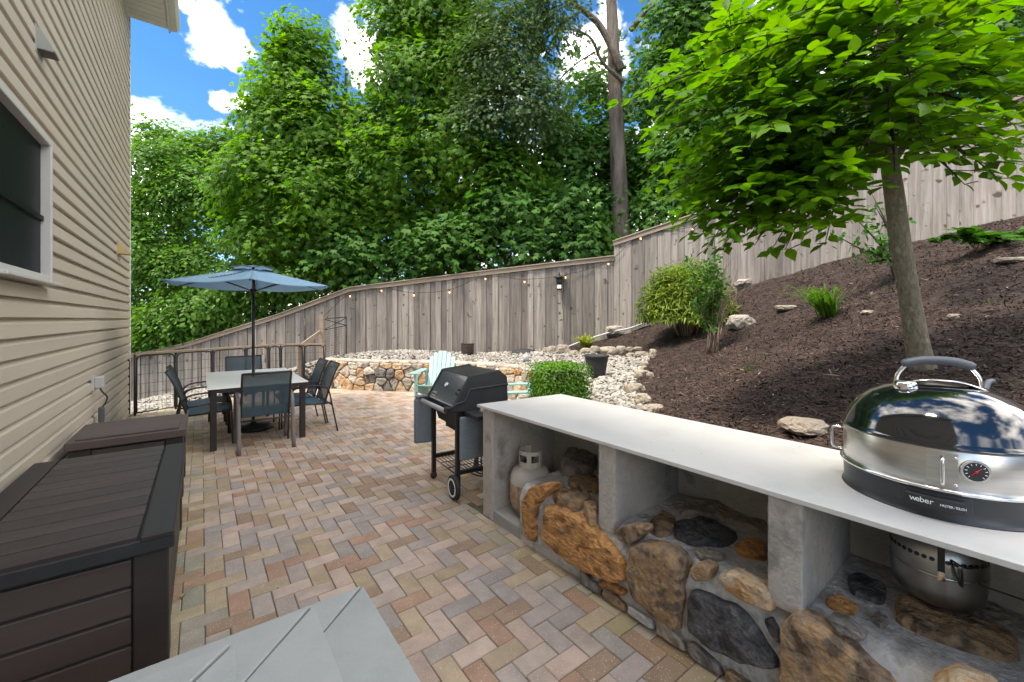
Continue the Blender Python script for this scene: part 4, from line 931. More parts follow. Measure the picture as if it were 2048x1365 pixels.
# string lights
slt = thing('string_lights', 'string of small warm bulbs swagged along the board fence', 'string lights')
bul = [(700, 594), (763, 583), (828, 592), (899, 586), (971, 559), (1049, 565), (1131, 556), (1217, 529), (1297, 477)]
wpts = [fence_pt(640, 640, .05)]+[fence_pt(a, b-6, .05) for a, b in bul[:-1]]
p = hit(1297, 470, 5, 9.4); 
cpt_ = Vector((2.95, 9.50, H+(HY-472)/F*9.50)); wpts += [cpt_, Vector((3.85, 8.83, 3.5)), Vector((4.7, 8.2, 3.78))]
tube(smooth_path(wpts, 5), .006, 5).build('cord', 'black_rubber', slt)
for q in wpts[1:]:
    so_ = tube([q, q-Vector((0, 0, .045))], .013, 8).build('socket', 'black_rubber', slt)
    MB().sphere(q-Vector((0, 0, .066)), (.020, .020, .028), 10, 8).build('bulb', 'bulb_glow', so_)
# lantern on fence
lp_ = fence_pt(1119, 580, .10)
ln_ = thing('wall_lantern', 'black cylindrical lantern with a wide cap hung on the fence', 'lantern', lp_)
lathe([(.0, .0), (.062, .0), (.066, .02), (.062, .03)], 20).build('base_ring', 'black_metal', ln_)
lathe([(.056, .028), (.056, .12)], 20).build('glass', 'lamp_glow', ln_)
for q in range(8):
    a = q*PI/4; tube([(.060*math.cos(a), .060*math.sin(a), .02), (.060*math.cos(a), .060*math.sin(a), .12)], .008, 6).build('bar', 'black_metal', ln_)
lathe([(.062, .115), (.066, .12), (.066, .27), (.05, .29)], 20).build('housing', 'black_metal', ln_)
lathe([(.0, .345), (.06, .33), (.135, .300), (.137, .292), (.06, .295)], 24).build('cap', 'black_metal', ln_)
tube([(0, 0, .34), (0, 0, .41), (0, .06, .42), (0, .10, .40)], .014, 8).build('bracket', 'black_metal', ln_)
tube(smooth_path([(.09, .06, .28), (.10, .07, .0), (.075, .07, -.3), (.10, .07, -.6), (.08, .07, -1.2)], 5), .006, 6).build('cord', 'black_rubber', ln_)
# white pipe along the foot of fence
a = fence_pt(1128, 697, .09); b = fence_pt(1225, 664, .12); c = Vector((2.75, 9.45, 1.34)); d = Vector((3.3, 9.05, 1.63))
tag(tube(smooth_path([a, a.lerp(b, .5)+Vector((0, 0, .02)), b, c, d], 4), .02, 8).build('drain_pipe', 'pipe'), 'thin pale pipe lying along the foot of the fence', 'pipe')
# ------------------------------------------------------------------ wire pen panels
PEN = [G(270, 832), (-5.72, 7.05), (-5.50, 7.62), (-5.30, 8.25), (-5.12, 8.72), (-4.98, 8.92), (-4.55, 9.05), (-4.12, 9.12)]
pen = thing('wire_pen_fence', 'low black wire panel fence with a wooden top rail by house', 'fence', (*PEN[0], 0))
po = Vector((*PEN[0], 0)); HP = .98
def wire_panel(a, b, h, parent, z0=.04, nv=12):
    fr = MB(); a = Vector((*a[:2], 0)); b = Vector((*b[:2], 0)); d = (b-a).normalized(); a = a+d*.02; b = b-d*.02
    pts = [a+Vector((0, 0, z0)), a+Vector((0, 0, h-.07)), a+d*.02+Vector((0, 0, h-.02)), a+d*.07+Vector((0, 0, h)), b-d*.07+Vector((0, 0, h)), b-d*.02+Vector((0, 0, h-.02)), b+Vector((0, 0, h-.07)), b+Vector((0, 0, z0)), a+Vector((0, 0, z0))]
    fr.tube(pts, .012, 6); o = fr.build('panel_frame', 'black_metal', parent)
    wr = MB(); L_ = (b-a).length; n = max(3, int(L_/.055))
    for q in range(1, n): p = a+d*(L_*q/n); wr.tube([p+Vector((0, 0, z0)), p+Vector((0, 0, h))], .0022, 4, cap=False)
    for q in range(1, 6): wr.tube([a+Vector((0, 0, z0+(h-z0)*q/6)), b+Vector((0, 0, z0+(h-z0)*q/6))], .0026, 4, cap=False)
    wr.build('wire_mesh', 'black_metal', o)
for k in range(len(PEN)-1):
    a = Vector(PEN[k])-po.xy; b = Vector(PEN[k+1])-po.xy; wire_panel(a, b, HP-.03, pen)
wire_panel((-.02, -.05), (-.30, -.55), HP-.04, pen)
for k in range(len(PEN)):
    a = Vector(PEN[k])-po.xy; tube([(a.x, a.y, -.02), (a.x, a.y, HP-.02)], .018, 8).build('post', 'black_metal', pen)
for k in range(len(PEN)-1):
    a = Vector((*PEN[k], 0))-po; b = Vector((*PEN[k+1], 0))-po; m = (a+b)/2
    box((m.x, m.y, HP), ((b-a).length+.01, .05, .035), rz=math.atan2(b.y-a.y, b.x-a.x)).build('top_rail', 'fence_cap', pen)
# post, sloped brace and trellis
tl = thing('wire_trellis', 'narrow black wire trellis with a crossed top leaning on the fence', 'trellis', (*WALL[0], .5))
t0 = RAY(647, 722, 9.75)-Vector((*WALL[0], .5)); t1 = RAY(693, 710, 10.2)-Vector((*WALL[0], .5)); up = Vector((0, 0, .98)); u2 = Vector((0, 0, .72))
g = MB(); g.tube([t0, t0+up], .011, 6); g.tube([t1, t1+up*.93], .011, 6); g.tube([t0+up, t1+up*.95], .011, 6); g.tube([t0+u2, t1+u2], .009, 6); g.tube([t0+u2, t1+up*.93], .009, 6); g.tube([t1+u2, t0+up], .009, 6); g.tube([t0+Vector((0, 0, .02)), t1+Vector((0, 0, .02))], .009, 6); g.build('frame', 'black_metal', tl)
g = MB()
for q in range(1, 9): p = t0.lerp(t1, q/9); g.tube([p+Vector((0, 0, .02)), p+u2], .002, 4, cap=False)
for q in range(1, 12): g.tube([t0+Vector((0, 0, .02+.7*q/12)), t1+Vector((0, 0, .02+.7*q/12))], .002, 4, cap=False)
g.build('wire_mesh', 'black_metal', tl)
bp_ = RAY(644, 664, 9.6); bq = RAY(600, 696, 9.1)
hr = thing('sloped_handrail', 'weathered timber post with a sloped handrail left of trellis', 'handrail', (bp_.x, bp_.y, 0))
box((0, .0, (bp_.z+.38)/2+.05), (.09, .09, bp_.z+.30)).build('post', 'fence_cap', hr)
d = (bq-bp_); L_ = d.length; mid = (bq-bp_)/2
box((0, 0, 0), (L_, .035, .09)).build('rail', 'fence_cap', hr, loc=mid+Vector((0, -.065, bp_.z)), rot=(0, -math.asin(d.z/L_), math.atan2(d.y, d.x)))
box((bq.x-bp_.x, bq.y-bp_.y, (bq.z+.0)/2), (.07, .07, bq.z)).build('end_post', 'fence_cap', hr)
# ------------------------------------------------------------------ adirondack chairs
def adirondack(loc, rz, label, m1, m2):
    c = thing('adirondack_chair', label, 'chair', loc, rz, 'teal adirondack chairs by the wall')
    for k in range(6):                               # fan back, local +y is forward
        x = (k-2.5)*.078; top = .93-abs(k-2.5)**2*.018
        MB().extrude([(x-.036, -.20, .30), (x+.036, -.20, .30), (x*1.08+.037, -.40, top-.012), (x*1.08, -.405, top+.004), (x*1.08-.037, -.40, top-.012)], (0, -.02, -.006)).build('back_slat', m1, c, bevel=.003)
    for k in range(5): box((0, .28-k*.105, .36-k*.028), (.52, .095, .02), rx=.26).build('seat_slat', m2, c, bevel=.003)
    for s in (-1, 1):
        box((s*.34, .0, .575), (.13, .74, .022)).build('armrest', m2, c, bevel=.004)
        box((s*.29, .29, .285), (.03, .10, .57)).build('front_leg', m2, c, bevel=.003)
        MB().extrude([(s*.26-.012, .34, .36), (s*.26-.012, .34, .26), (s*.26-.012, -.50, .0), (s*.26-.012, -.62, .0), (s*.26-.012, -.60, .05), (s*.26-.012, -.2, .26)], (.024, 0, 0)).build('side_rail', m2, c)
        box((s*.29, -.30, .38), (.03, .07, .38)).build('rear_support', m2, c)
    box((0, -.40, .66), (.52, .025, .07), rx=-.3).build('back_brace', m2, c)
    return c
adirondack((-1.37, 7.55, 0), PI-.1, 'pale mint adirondack chair with fanned back behind the gas grill', 'mint', 'teal')
adirondack((-.02, 5.75, 0), PI/2+.15, 'teal adirondack chair half hidden behind the clipped box shrub', 'teal', 'teal')
# ------------------------------------------------------------------ pots, box shrub, bed objects
p = hit(1193, 757)
pt = thing('black_planter', 'empty black tapered planter standing on the pale gravel', 'planter', p)
s = 47/F*p.y/2
lathe([(.0, .01), (.62*s, .0), (.68*s, .02), (.80*s, .7*s), (.93*s, 1.45*s), (.98*s, 1.80*s), (1.06*s, 1.82*s), (1.06*s, 1.98*s), (.98*s, 1.98*s), (.90*s, 1.7*s), (.7*s, .2*s)], 36).build('body', 'pot_black', pt)
p = fence_pt(935, 707, .35); p.z = tz1(p.x, p.y); s = 26/F*p.y/2
pb = thing('brown_planter', 'small brown woven pot on gravel against the fence', 'planter', p)
lathe([(.0, .0), (.8*s, .0), (.95*s, .6*s), (.98*s, 1.3*s), (1.0*s, 1.75*s), (1.06*s, 1.80*s), (.95*s, 1.80*s), (.85*s, .3*s)], 24).build('body', 'pot_brown', pb)
for q in range(5): lathe([(.985*s, 0), (1.06*s, .06*s), (.985*s, .12*s)], 24, c=(0, 0, .25*s+q*.3*s)).build('band', 'pot_brown', pb)
p = hit(1052, 726); tag(lathe([(.0, .0), (.06, .0), (.065, .14), (.05, .16), (.0, .165)], 16).build('well_cap', 'plastic_grey', loc=p), 'short pale grey stub pipe sticking out of the gravel', 'pipe stub')
p = fence_pt(1050, 703, .3); p.z = tz1(p.x, p.y); 
b = MB().sphere((0, 0, 0), (.34, .16, .11), 16, 8); tag(b.build('black_tarp', 'black_rubber', loc=p), 'low heap of black fabric on gravel at the fence foot', 'fabric')
LEAF_OV = (np.array([(0, 0, 0), (.30, .28, .05), (.34, .55, .07), (.16, .85, .04), (0, 1.08, -.06), (-.16, .85, .04), (-.34, .55, .07), (-.30, .28, .05), (0, .5, -.02)]), [(8, 0, 1), (8, 1, 2), (8, 2, 3), (8, 3, 4), (8, 4, 5), (8, 5, 6), (8, 6, 7), (8, 7, 0)])
LEAF_SM = (np.array([(0, 0, 0), (.3, .45, .06), (0, 1., -.05), (-.3, .45, .06)]), [(0, 1, 2), (0, 2, 3)])
LEAF_BL = (np.array([(0, 0, 0), (.09, .3, .02), (0, 1., -.12), (-.09, .3, .02)]), [(0, 1, 2), (0, 2, 3)])
def lobes():
    tips = [(90, 1.0), (42, .92), (138, .92), (-8, .62), (188, .62)]; P = {}
    o = [(-78, .28), (-30, .36), (-8, .66), (14, .50), (28, .58), (42, .93), (58, .56), (70, .50), (80, .74), (90, 1.02), (100, .74), (110, .50), (122, .56), (138, .93), (152, .58), (166, .50), (188, .66), (210, .36), (258, .28)]
    v = [(0, .38, .03)]
    for a, r in o: t = math.radians(a); v.append((r*.78*math.cos(t), .38+r*.66*math.sin(t), -.10*r*r))
    n = len(o); return np.array(v), [(0, i, i+1) for i in range(1, n)]+[(0, n, 1)]
LEAF_MA = lobes()
def lob2():
    o = [(-85, .34), (-12, .62), (12, .42), (42, .90), (66, .46), (90, 1.02), (114, .46), (138, .90), (168, .42), (192, .62), (265, .34)]
    v = [(0, .38, .03)]
    for a, r in o: t = math.radians(a); v.append((r*.78*math.cos(t), .38+r*.66*math.sin(t), -.10*r*r))
    n = len(o); return np.array(v), [(0, i, i+1) for i in range(1, n)]+[(0, n, 1)]
LEAF_M2 = lob2()
def lob3():                                           # deeply cut oak leaf
    o = [(0, 0), (.05, .12), (.30, .20), (.10, .30), (.42, .50), (.10, .52), (.32, .82), (.06, .74), (0, 1.05)]
    v = [(0, .5, .02)]+[(a, b, -.06*a) for a, b in o]+[(-a, b, -.06*a) for a, b in o[-2:0:-1]]; n = len(v)-1
    return np.array(v), [(0, i+1, i) for i in range(1, n)]+[(0, 1, n)]
LEAF_OAK = lob3()
def leaves(name, pos, nrm, aim, size, leaf, m, parent=None):
    """one mesh of many leaves: pos/nrm/aim (n,3); size (n,)"""
    lv, lf = leaf; n = len(pos); nrm = nrm/np.linalg.norm(nrm, axis=1, keepdims=True)
    aim = aim-nrm*(aim*nrm).sum(1, keepdims=True); aim /= np.maximum(np.linalg.norm(aim, axis=1, keepdims=True), 1e-6)
    sx = np.cross(aim, nrm)
    v = pos[:, None, :]+size[:, None, None]*(sx[:, None, :]*lv[None, :, 0, None]+aim[:, None, :]*lv[None, :, 1, None]+nrm[:, None, :]*lv[None, :, 2, None])
    f = np.array(lf)[None]+(np.arange(n)*len(lv))[:, None, None]
    return npmesh(name, v.reshape(-1, 3), f.reshape(-1, 3), m, parent)
def rdir(n): a = rng.normal(size=(n, 3)); return a/np.linalg.norm(a, axis=1, keepdims=True)
# clipped box shrub (rounded cube)
bc = Vector((.52, 4.62, 0)); bw_, bd_, bz0, bz1 = .57, .55, .0, 1.035
bxs = thing('box_shrub', 'clipped cube shaped bright green box shrub behind the counter', 'shrub', bc, .35)
n = 15000; a = rng.uniform(-1, 1, (n, 3)); k = np.argmax(np.abs(a*rng.uniform(.7, 1, (n, 3))), 1); a[np.arange(n), k] = np.sign(a[np.arange(n), k])*rng.uniform(.86, 1.03, n)
a = a/np.maximum(1, (np.abs(a)**16).sum(1, keepdims=True)**(1/16)*.985)
pos = a*np.array([bw_/2, bd_/2, (bz1-.30)/2])+np.array([0, 0, (bz1+.30)/2]); nr = a**3+rng.normal(0, .45, (n, 3))+np.array([0, 0, .35])
leaves('crown', pos, nr, rdir(n), rng.uniform(.022, .036, n), LEAF_SM, 'leaf_box', bxs)
b = MB()
for q in range(7): a_ = rng.uniform(0, 6.28); b.tube([(.03*math.cos(a_), .03*math.sin(a_), 0), (.16*math.cos(a_), .16*math.sin(a_), .75)], .012, 6)
b.build('stems', 'bark_dark', bxs); box((0, 0, .64), (.42, .40, .62)).build('inner_twigs', 'bark_dark', bxs)
# boulders
def boulder(px, py, wpx, hpx, label, m='boulder', seed=0, name='rock', dpt=None, flat=1.):
    p = hit(px, py); s = wpx/F*p.y/2; hh = hpx/F*p.y/2; b = bmesh.new(); bmesh.ops.create_icosphere(b, subdivisions=3, radius=1)
    for v in b.verts:
        q = v.co.copy(); nn_ = noise.noise(q*1.3+Vector((seed*3.1, 0, 0)))*.30+noise.noise(q*3.2+Vector((0, seed*1.7, 0)))*.14
        c = q*(1+nn_); c = Vector([max(-.90, min(.90, t)) for t in c]); v.co = Vector((c.x*s*1.15, c.y*(dpt or s)*.95, c.z*hh*1.0))
    me = bpy.data.meshes.new(name); b.to_mesh(me); b.free()
    me.materials.append(MATS[m]); o = linked(me, name, None, (p.x, p.y, p.z+hh*.55), (0, 0, seed*1.3 % .6-.3)); tag(o, label, 'rock'); return o
row = [(1092, 707, 16, 12), (1106, 706, 22, 14), (1126, 707, 32, 18), (1148, 710, 25, 9), (1171, 709, 24, 13), (1190, 708, 22, 16), (1216, 708, 36, 15), (1242, 709, 22, 17), (1260, 705, 17, 11), (1274, 703, 21, 9), (1262, 713, 20, 7), (1284, 715, 32, 12), (1306, 716, 16, 18)]
for k, (a, b_, c, d) in enumerate(row): boulder(a, b_, c*.86, d*1.35, ORD[k]+' tan rock from the left in row edging the gravel bed', seed=k+1, name='edging_rock')['group'] = 'rocks edging the gravel bed'
side = [(1286, 734, 22, 14, 'pale rock on right edge of gravel bed, below the row'), (1284, 748, 30, 10, 'flat tan rock on right edge of gravel bed'), (1277, 760, 16, 22, 'upright pale rock below the flat tan edging rock'), (1300, 757, 14, 16, 'small pinkish rock in mulch beside the gravel edge'), (1270, 786, 38, 26, 'large tan boulder on right edge of the gravel bed'), (1285, 808, 32, 28, 'rounded yellowish boulder just above the counter back edge'), (1262, 806, 12, 12, 'small brown rock beside the yellowish boulder'), (1305, 822, 40, 18, 'grey half buried boulder at the counter back edge')]
for k, (a, b_, c, d, l) in enumerate(side): boulder(a, b_, c, d, l, seed=k+31, name='edging_rock')['group'] = 'rocks edging the gravel bed'
boulder(1480, 655, 46, 34, 'pale angular boulder beside the bamboo bush', 'stone_pale', 51)
boulder(1235, 668, 50, 26, 'pale lumpy rock at the fence foot beside the pipe', 'stone_pale', 52)
boulder(1490, 572, 42, 20, 'pale rock at fence foot behind the bamboo bush', 'stone_pale', 53)
boulder(2026, 526, 52, 14, 'flat tan slab rock high on the mulch slope', 'boulder', 54)
boulder(1572, 620, 36, 12, 'flat grey stone left of the grassy clump', 'boulder', 55)
boulder(1607, 862, 76, 34, 'half buried lichen grey boulder behind the counter', 'boulder', 56)
boulder(1908, 638, 22, 12, 'small tan stone on mulch right of the trunk', 'boulder', 57)
boulder(1735, 628, 20, 9, 'small pale stone left of the tree trunk', 'boulder', 58)
boulder(1050, 796, 26, 12, 'pale rock behind the left end of counter', 'stone_pale', 59)
boulder(1925, 452, 100, 16, 'rough pale ledge rock under the fence at right', 'stone_pale', 60, dpt=.25)
# ------------------------------------------------------------------ gravel (stuff)
ib = bmesh.new(); bmesh.ops.create_icosphere(ib, subdivisions=1, radius=1); IV = np.array([v.co[:] for v in ib.verts]); IF = np.array([[v.index for v in f.verts] for f in ib.faces]); ib.free()
def pebbles(name, poly, n, s0, s1, m, label, cat, zoff=0.):
    xs = [p[0] for p in poly]; ys = [p[1] for p in poly]; X = rng.uniform(min(xs), max(xs), n*3); Y = rng.uniform(min(ys), max(ys), n*3)
    k = inpoly(X, Y, poly) & ~inpoly(X, Y, PATIO); X, Y = X[k][:n], Y[k][:n]; n = len(X); Z = tz(X, Y)+zoff+rng.uniform(0, .03, n)
    sz = rng.uniform(s0, s1, n)*rng.choice([.7, 1, 1, 1.3], n); sc = np.stack([sz*rng.uniform(.8, 1.4, n), sz*rng.uniform(.7, 1, n), sz*rng.uniform(.4, .65, n)], 1)
    v = IV[None]*(1+rng.normal(0, .10, (n, 12, 1)))*sc[:, None, :]; a = rng.uniform(0, 6.28, n); ca_, sa_ = np.cos(a)[:, None], np.sin(a)[:, None]
    v = np.stack([v[..., 0]*ca_-v[..., 1]*sa_, v[..., 0]*sa_+v[..., 1]*ca_, v[..., 2]+v[..., 0]*rng.normal(0, .3, n)[:, None]], -1)+np.stack([X, Y, Z], 1)[:, None]
    o = npmesh(name, v.reshape(-1, 3), (IF[None]+(np.arange(n)*12)[:, None, None]).reshape(-1, 3), m, smooth=True); o['kind'] = 'stuff'; tag(o, label, cat); return o
hs_ = [hit(a, b) for a, b in ((1088, 704), (1180, 709), (1300, 716), (1285, 745), (1265, 786), (1280, 812))]
poly1 = [(-4.35, 10.95), (-1.1, 10.4), (.7, 10.1)]+[(q.x, q.y) for q in hs_]+[(1.3, 3.6), (.9, 4.1), (.95, 5.1)]+[(a, b) for a, b in WALL[::-1]]
pebbles('gravel_bed', poly1, 11000, .022, .038, 'pebble', 'pale river gravel filling the bed behind the stone wall', 'gravel')
poly2 = [(-4.4, 9.3), (-4.4, 10.95), (-6.35, 11.25), (-9.2, 11.7), (-11, 12), (-11, 8), (-6.3, 6.5), (-5.5, 7.6), (-5.1, 8.8)]
pebbles('gravel_strip', poly2, 7000, .026, .042, 'pebble', 'pale gravel strip beyond the low wire pen fence', 'gravel', .01)
# ------------------------------------------------------------------ mulch chips (stuff)
n = 70000; mp_ = [(2.6, 9.7), (1.0, 9.9), (.9, 10.1), (2.43, 9.8), (3.9, 8.7), (7.5, 6.1), (10.2, 4.0), (9, 0), (4.4, -1), cpt(2.62, 1.2), cpt(2.62, 2.6), (1.2, 4.0)]
# density follows nearness: many chips close by, fewer far off
X = rng.uniform(.6, 10.2, n*4); Y = rng.uniform(-.5, 10, n*4); dd = np.hypot(X, Y); k = inpoly(X, Y, [(2.43, 9.8), (3.94, 8.72), (7.5, 6.1), (10.4, 4.0), (9, -.5), cpt(2.62, -.3), cpt(2.62, 2.4), (1.5, 4.0)]+[(q.x, q.y) for q in hs_[::-1]]+[(.9, 10.0)]) & (rng.uniform(0, 1, n*4) < np.clip(5./dd, .3, 1)**1.6) & (np.abs(X/np.maximum(Y, .01)) < 1.45)
X, Y = X[k][:n], Y[k][:n]; n = len(X); Z = tz(X, Y)+np.array([noise.noise((a*1.6, b*1.6, 0))*.05+noise.noise((a*5, b*5, 3))*.02 for a, b in zip(X, Y)])+rng.uniform(-.004, .02, n)
Ln = rng.gamma(3., .012, n)+.012; Wd = rng.uniform(.003, .009, n)*(1+Ln*6); az = rng.uniform(0, PI, n); tl_ = rng.normal(0, .35, n)
d = np.stack([np.cos(az)*np.cos(tl_), np.sin(az)*np.cos(tl_), np.sin(tl_)], 1); s_ = np.stack([-np.sin(az), np.cos(az), rng.normal(0, .4, n)], 1); u_ = np.cross(d, s_)
c = np.stack([X, Y, Z], 1); hL = (Ln/2)[:, None]; hW = (Wd/2)[:, None]
v = np.stack([c-d*hL-s_*hW, c+d*hL-s_*hW*.6, c+d*hL+s_*hW*.6, c-d*hL+s_*hW, c+u_*hW*1.1], 1)
f = np.array([(0, 1, 4), (1, 2, 4), (2, 3, 4), (3, 0, 4)])[None]+(np.arange(n)*5)[:, None, None]
pale = rng.uniform(size=n) < .022
for nm, kk, m, lab in (('mulch_chips', ~pale, 'chip', 'dark brown shredded bark mulch over the slope'), ('pale_wood_chips', pale, 'chip_pale', 'sparse pale wood chips lying in the dark mulch')):
    i = np.nonzero(kk)[0]; o = npmesh(nm, v[i].reshape(-1, 3), (np.array([(0, 1, 4), (1, 2, 4), (2, 3, 4), (3, 0, 4)])[None]+(np.arange(len(i))*5)[:, None, None]).reshape(-1, 3), m); o['kind'] = 'stuff'; tag(o, lab, 'mulch')
# ------------------------------------------------------------------ bed plants
def blades(n, L0, L1, spread, curve, wid, lean=(0, 0)):
    b = MB()
    for q in range(n):
        a = rng.uniform(0, 6.28); L_ = rng.uniform(L0, L1); o = Vector((rng.normal(0, .04), rng.normal(0, .04), 0)); d = Vector((math.cos(a), math.sin(a), 0))*rng.uniform(.2, 1)*spread+Vector((*lean, 0)); s = Vector((-math.sin(a), math.cos(a), 0)); v = []
        for i in range(7):
            t = i/6; p = o+d*L_*t+Vector((0, 0, L_*(t*.95-curve*t*t*rng.uniform(.8, 1.2)))); w_ = wid*(1-t)**.6*(.5+min(1, t*3)*.5); v += [p-s*w_, p+s*w_]
        b.add(v, [(2*i, 2*i+1, 2*i+3, 2*i+2) for i in range(6)], True)
    return b
p = hit(1655, 636); o = thing('daylily_clump', 'bright green strappy daylily clump on the mulch slope', 'plant', p); blades(150, .45, .95, .6, .55, .013, (-.3, -.1)).build('blades', 'leaf_lily', o)
p = hit(1170, 697); o = thing('lime_hosta', 'small yellow green strappy plant by the fence foot', 'plant', p); blades(70, .35, .75, .8, .55, .024).build('blades', 'leaf_lime', o)
for q, (a, b_, l) in enumerate(((1500, 748, 'thin green shoot in mulch left of the trunk, front one'), (1510, 725, 'taller thin green shoot in mulch left of trunk'), (1990, 610, 'thin grassy shoot in mulch right of the tree trunk'), (1450, 660, 'small sprig beside the pale angular boulder'), (1775, 582, 'thin grassy sprig left of the tree trunk'), (1340, 700, 'tiny green weed in mulch below the bamboo bush'))):
    p = hit(a, b_); o = thing('seedling', l, 'plant', p, 0, 'small shoots in the mulch'); blades(7, .06, .20, .35, .2, .004).build('blades', 'leaf_green', o)
# bamboo-like mound
p = hit(1375, 672); s = 88/F*p.y; bz = 142/F*p.y
bb = thing('bamboo_bush', 'rounded yellow green bamboo bush against the fence', 'bush', p)
n = 9000; a = rdir(n); a[:, 2] = np.abs(a[:, 2])*1.25-.25; r = rng.uniform(.62, 1.04, n)[:, None]*(1+.12*np.sin(a[:, :1]*7+a[:, 1:2]*5)); pos = a*r*np.array([s*1.0, s*.8, bz*.66])+np.array([0, .1, bz*.36]); pos = pos[pos[:, 2] > .02]; n = len(pos)
nr = pos/np.linalg.norm(pos, axis=1, keepdims=True)+rng.normal(0, .5, (n, 3)); am = rdir(n)*.7+np.array([0, 0, -.7])+pos*.5
leaves('crown', pos, nr, am, rng.uniform(.09, .17, n), (LEAF_BL[0]*np.array([1.25, 1, 1]), LEAF_BL[1]), 'leaf_bamboo', bb)
b = MB()
for q in range(26): a_ = rng.uniform(0, 6.28); r_ = rng.uniform(.1, .75)*s; b.tube([(r_*.3*math.cos(a_), r_*.3*math.sin(a_), 0), (r_*math.cos(a_), r_*math.sin(a_)*.8, bz*rng.uniform(.5, .85))], .006, 5)
b.build('stems', 'twig', bb)
# upright stem bush with bare half
p = hit(1424, 706); s = p.y/F
sb_ = thing('twiggy_shrub', 'upright shrub half leafy and half bare twigs before bamboo bush', 'shrub', p)
b = MB(); pos = []; 
for q in range(46):
    bare = q > 18; tx = rng.uniform(5, 58) if bare else rng.uniform(-48, 12); tz_ = rng.uniform(110, 205)-abs(tx)*.35
    P = smooth_path([(rng.normal(0, 5)*s, rng.normal(0, 5)*s, 0), (tx*.25*s, rng.normal(0, 8)*s, tz_*.35*s), (tx*s*.75, rng.normal(0, 16)*s, tz_*.7*s), (tx*s+rng.normal(0, 4)*s, rng.normal(0, 22)*s, tz_*s)], 3); b.tube(P, [.010-.008*i/9 for i in range(10)], 5)
    if not bare:
        for i in range(3, 10):
            for _ in range(9): pos.append(np.array(P[i])+rng.normal(0, .03, 3))
for dx_ in (-9, 2, 11): b.tube([(dx_*s, 0, -.05), (dx_*.6*s, 0, 55*s)], [.022, .016], 8)
b.build('stems', 'twig', sb_); pos = np.array(pos); n = len(pos); leaves('foliage', pos, rdir(n)+np.array([0, -.3, .5]), rdir(n), rng.uniform(.05, .085, n), LEAF_SM, 'leaf_green', sb_)
# broad-leaf sapling at right
p = hit(1955, 505); o = thing('broadleaf_sapling', 'low spreading broad leaved plant near the fence at right', 'plant', p); s = p.y/F
b = MB(); pos = []; am = []
for q in range(12):
    tx = -95+q*17.; P = smooth_path([(0, 0, 0), (tx*.5*s, -.05, 30*s), (tx*s, rng.normal(-.1, .1), (22+rng.uniform(-8, 22))*s)], 4); b.tube(P, .004, 5)
    for i in range(3, 9):
        for _ in range(3): pos.append(np.array(P[i])+rng.normal(0, .02, 3)); am.append((rng.normal(0, 1), rng.normal(-.5, .6), -.15))
b.build('stems', 'twig', o); n = len(pos); leaves('foliage', np.array(pos), rng.normal(0, .3, (n, 3))+np.array([0, -.25, 1]), np.array(am), rng.uniform(.10, .16, n), LEAF_OV, 'leaf_green', o)
# ------------------------------------------------------------------ trees
def trunk_mesh(P, R_, n=12):
    return tube(smooth_path(P, 4), list(np.interp(np.linspace(0, 1, 4*(len(P)-1)+1), np.linspace(0, 1, len(P)), R_)), n)
def crown(name, blobs, nspray, per, spr, size, leaf, m, parent, origin, out=.75, upw=.55, jit=.24, shell=.45, low=-1.):
    """sprays of leaves set in the outer volume of several ellipsoids (centre, radii)"""
    w_ = np.array([b[1][0]*b[1][2] for b in blobs]); w_ = w_/w_.sum(); ib_ = rng.choice(len(blobs), nspray, p=w_)
    C_ = np.array([b[0] for b in blobs])[ib_]; R_ = np.array([b[1] for b in blobs])[ib_]
    d = rdir(nspray); d[:, 2] = np.maximum(d[:, 2], low+(d[:, 2]-low)*.3); d[:, 1] = np.where(d[:, 1] > .35, -d[:, 1], d[:, 1])     # favour the side that can be seen
    r = rng.uniform(0, 1, nspray)**shell
    wob = np.array([noise.noise(Vector(q)*1.7+Vector(c_)) for q, c_ in zip(d, C_)])
    c = C_+d*R_*(r*(1+.28*wob))[:, None]
    nd = d*out+np.array([0, 0, upw])+rng.normal(0, .22, (nspray, 3)); nd /= np.linalg.norm(nd, axis=1, keepdims=True)
    c = np.repeat(c, per, 0); nd2 = np.repeat(nd, per, 0); n = len(c); q = rng.normal(0, 1, (n, 3))*spr*np.repeat(rng.uniform(.6, 1.3, nspray), per)[:, None]
    h_ = (q*nd2).sum(1, keepdims=True); q = q-nd2*h_*.75; rad = np.linalg.norm(q, axis=1, keepdims=True); pos = c+q-nd2*rad**2*.35
    nr = nd2+rng.normal(0, jit, (n, 3)); am = q+np.array([0, 0, -.25])+rng.normal(0, .12, (n, 3))
    return leaves(name, pos-np.array(origin), nr, am, rng.uniform(.7, 1.25, n)*size, leaf, m, parent)
def B(px, py, Y, rx, rz, ry=None):                    # blob from image place, distance and radii in photo pixels
    c = RAY(px, py, Y); k = Y/F; return (tuple(c), (rx*k, (ry or rx)*k, rz*k))
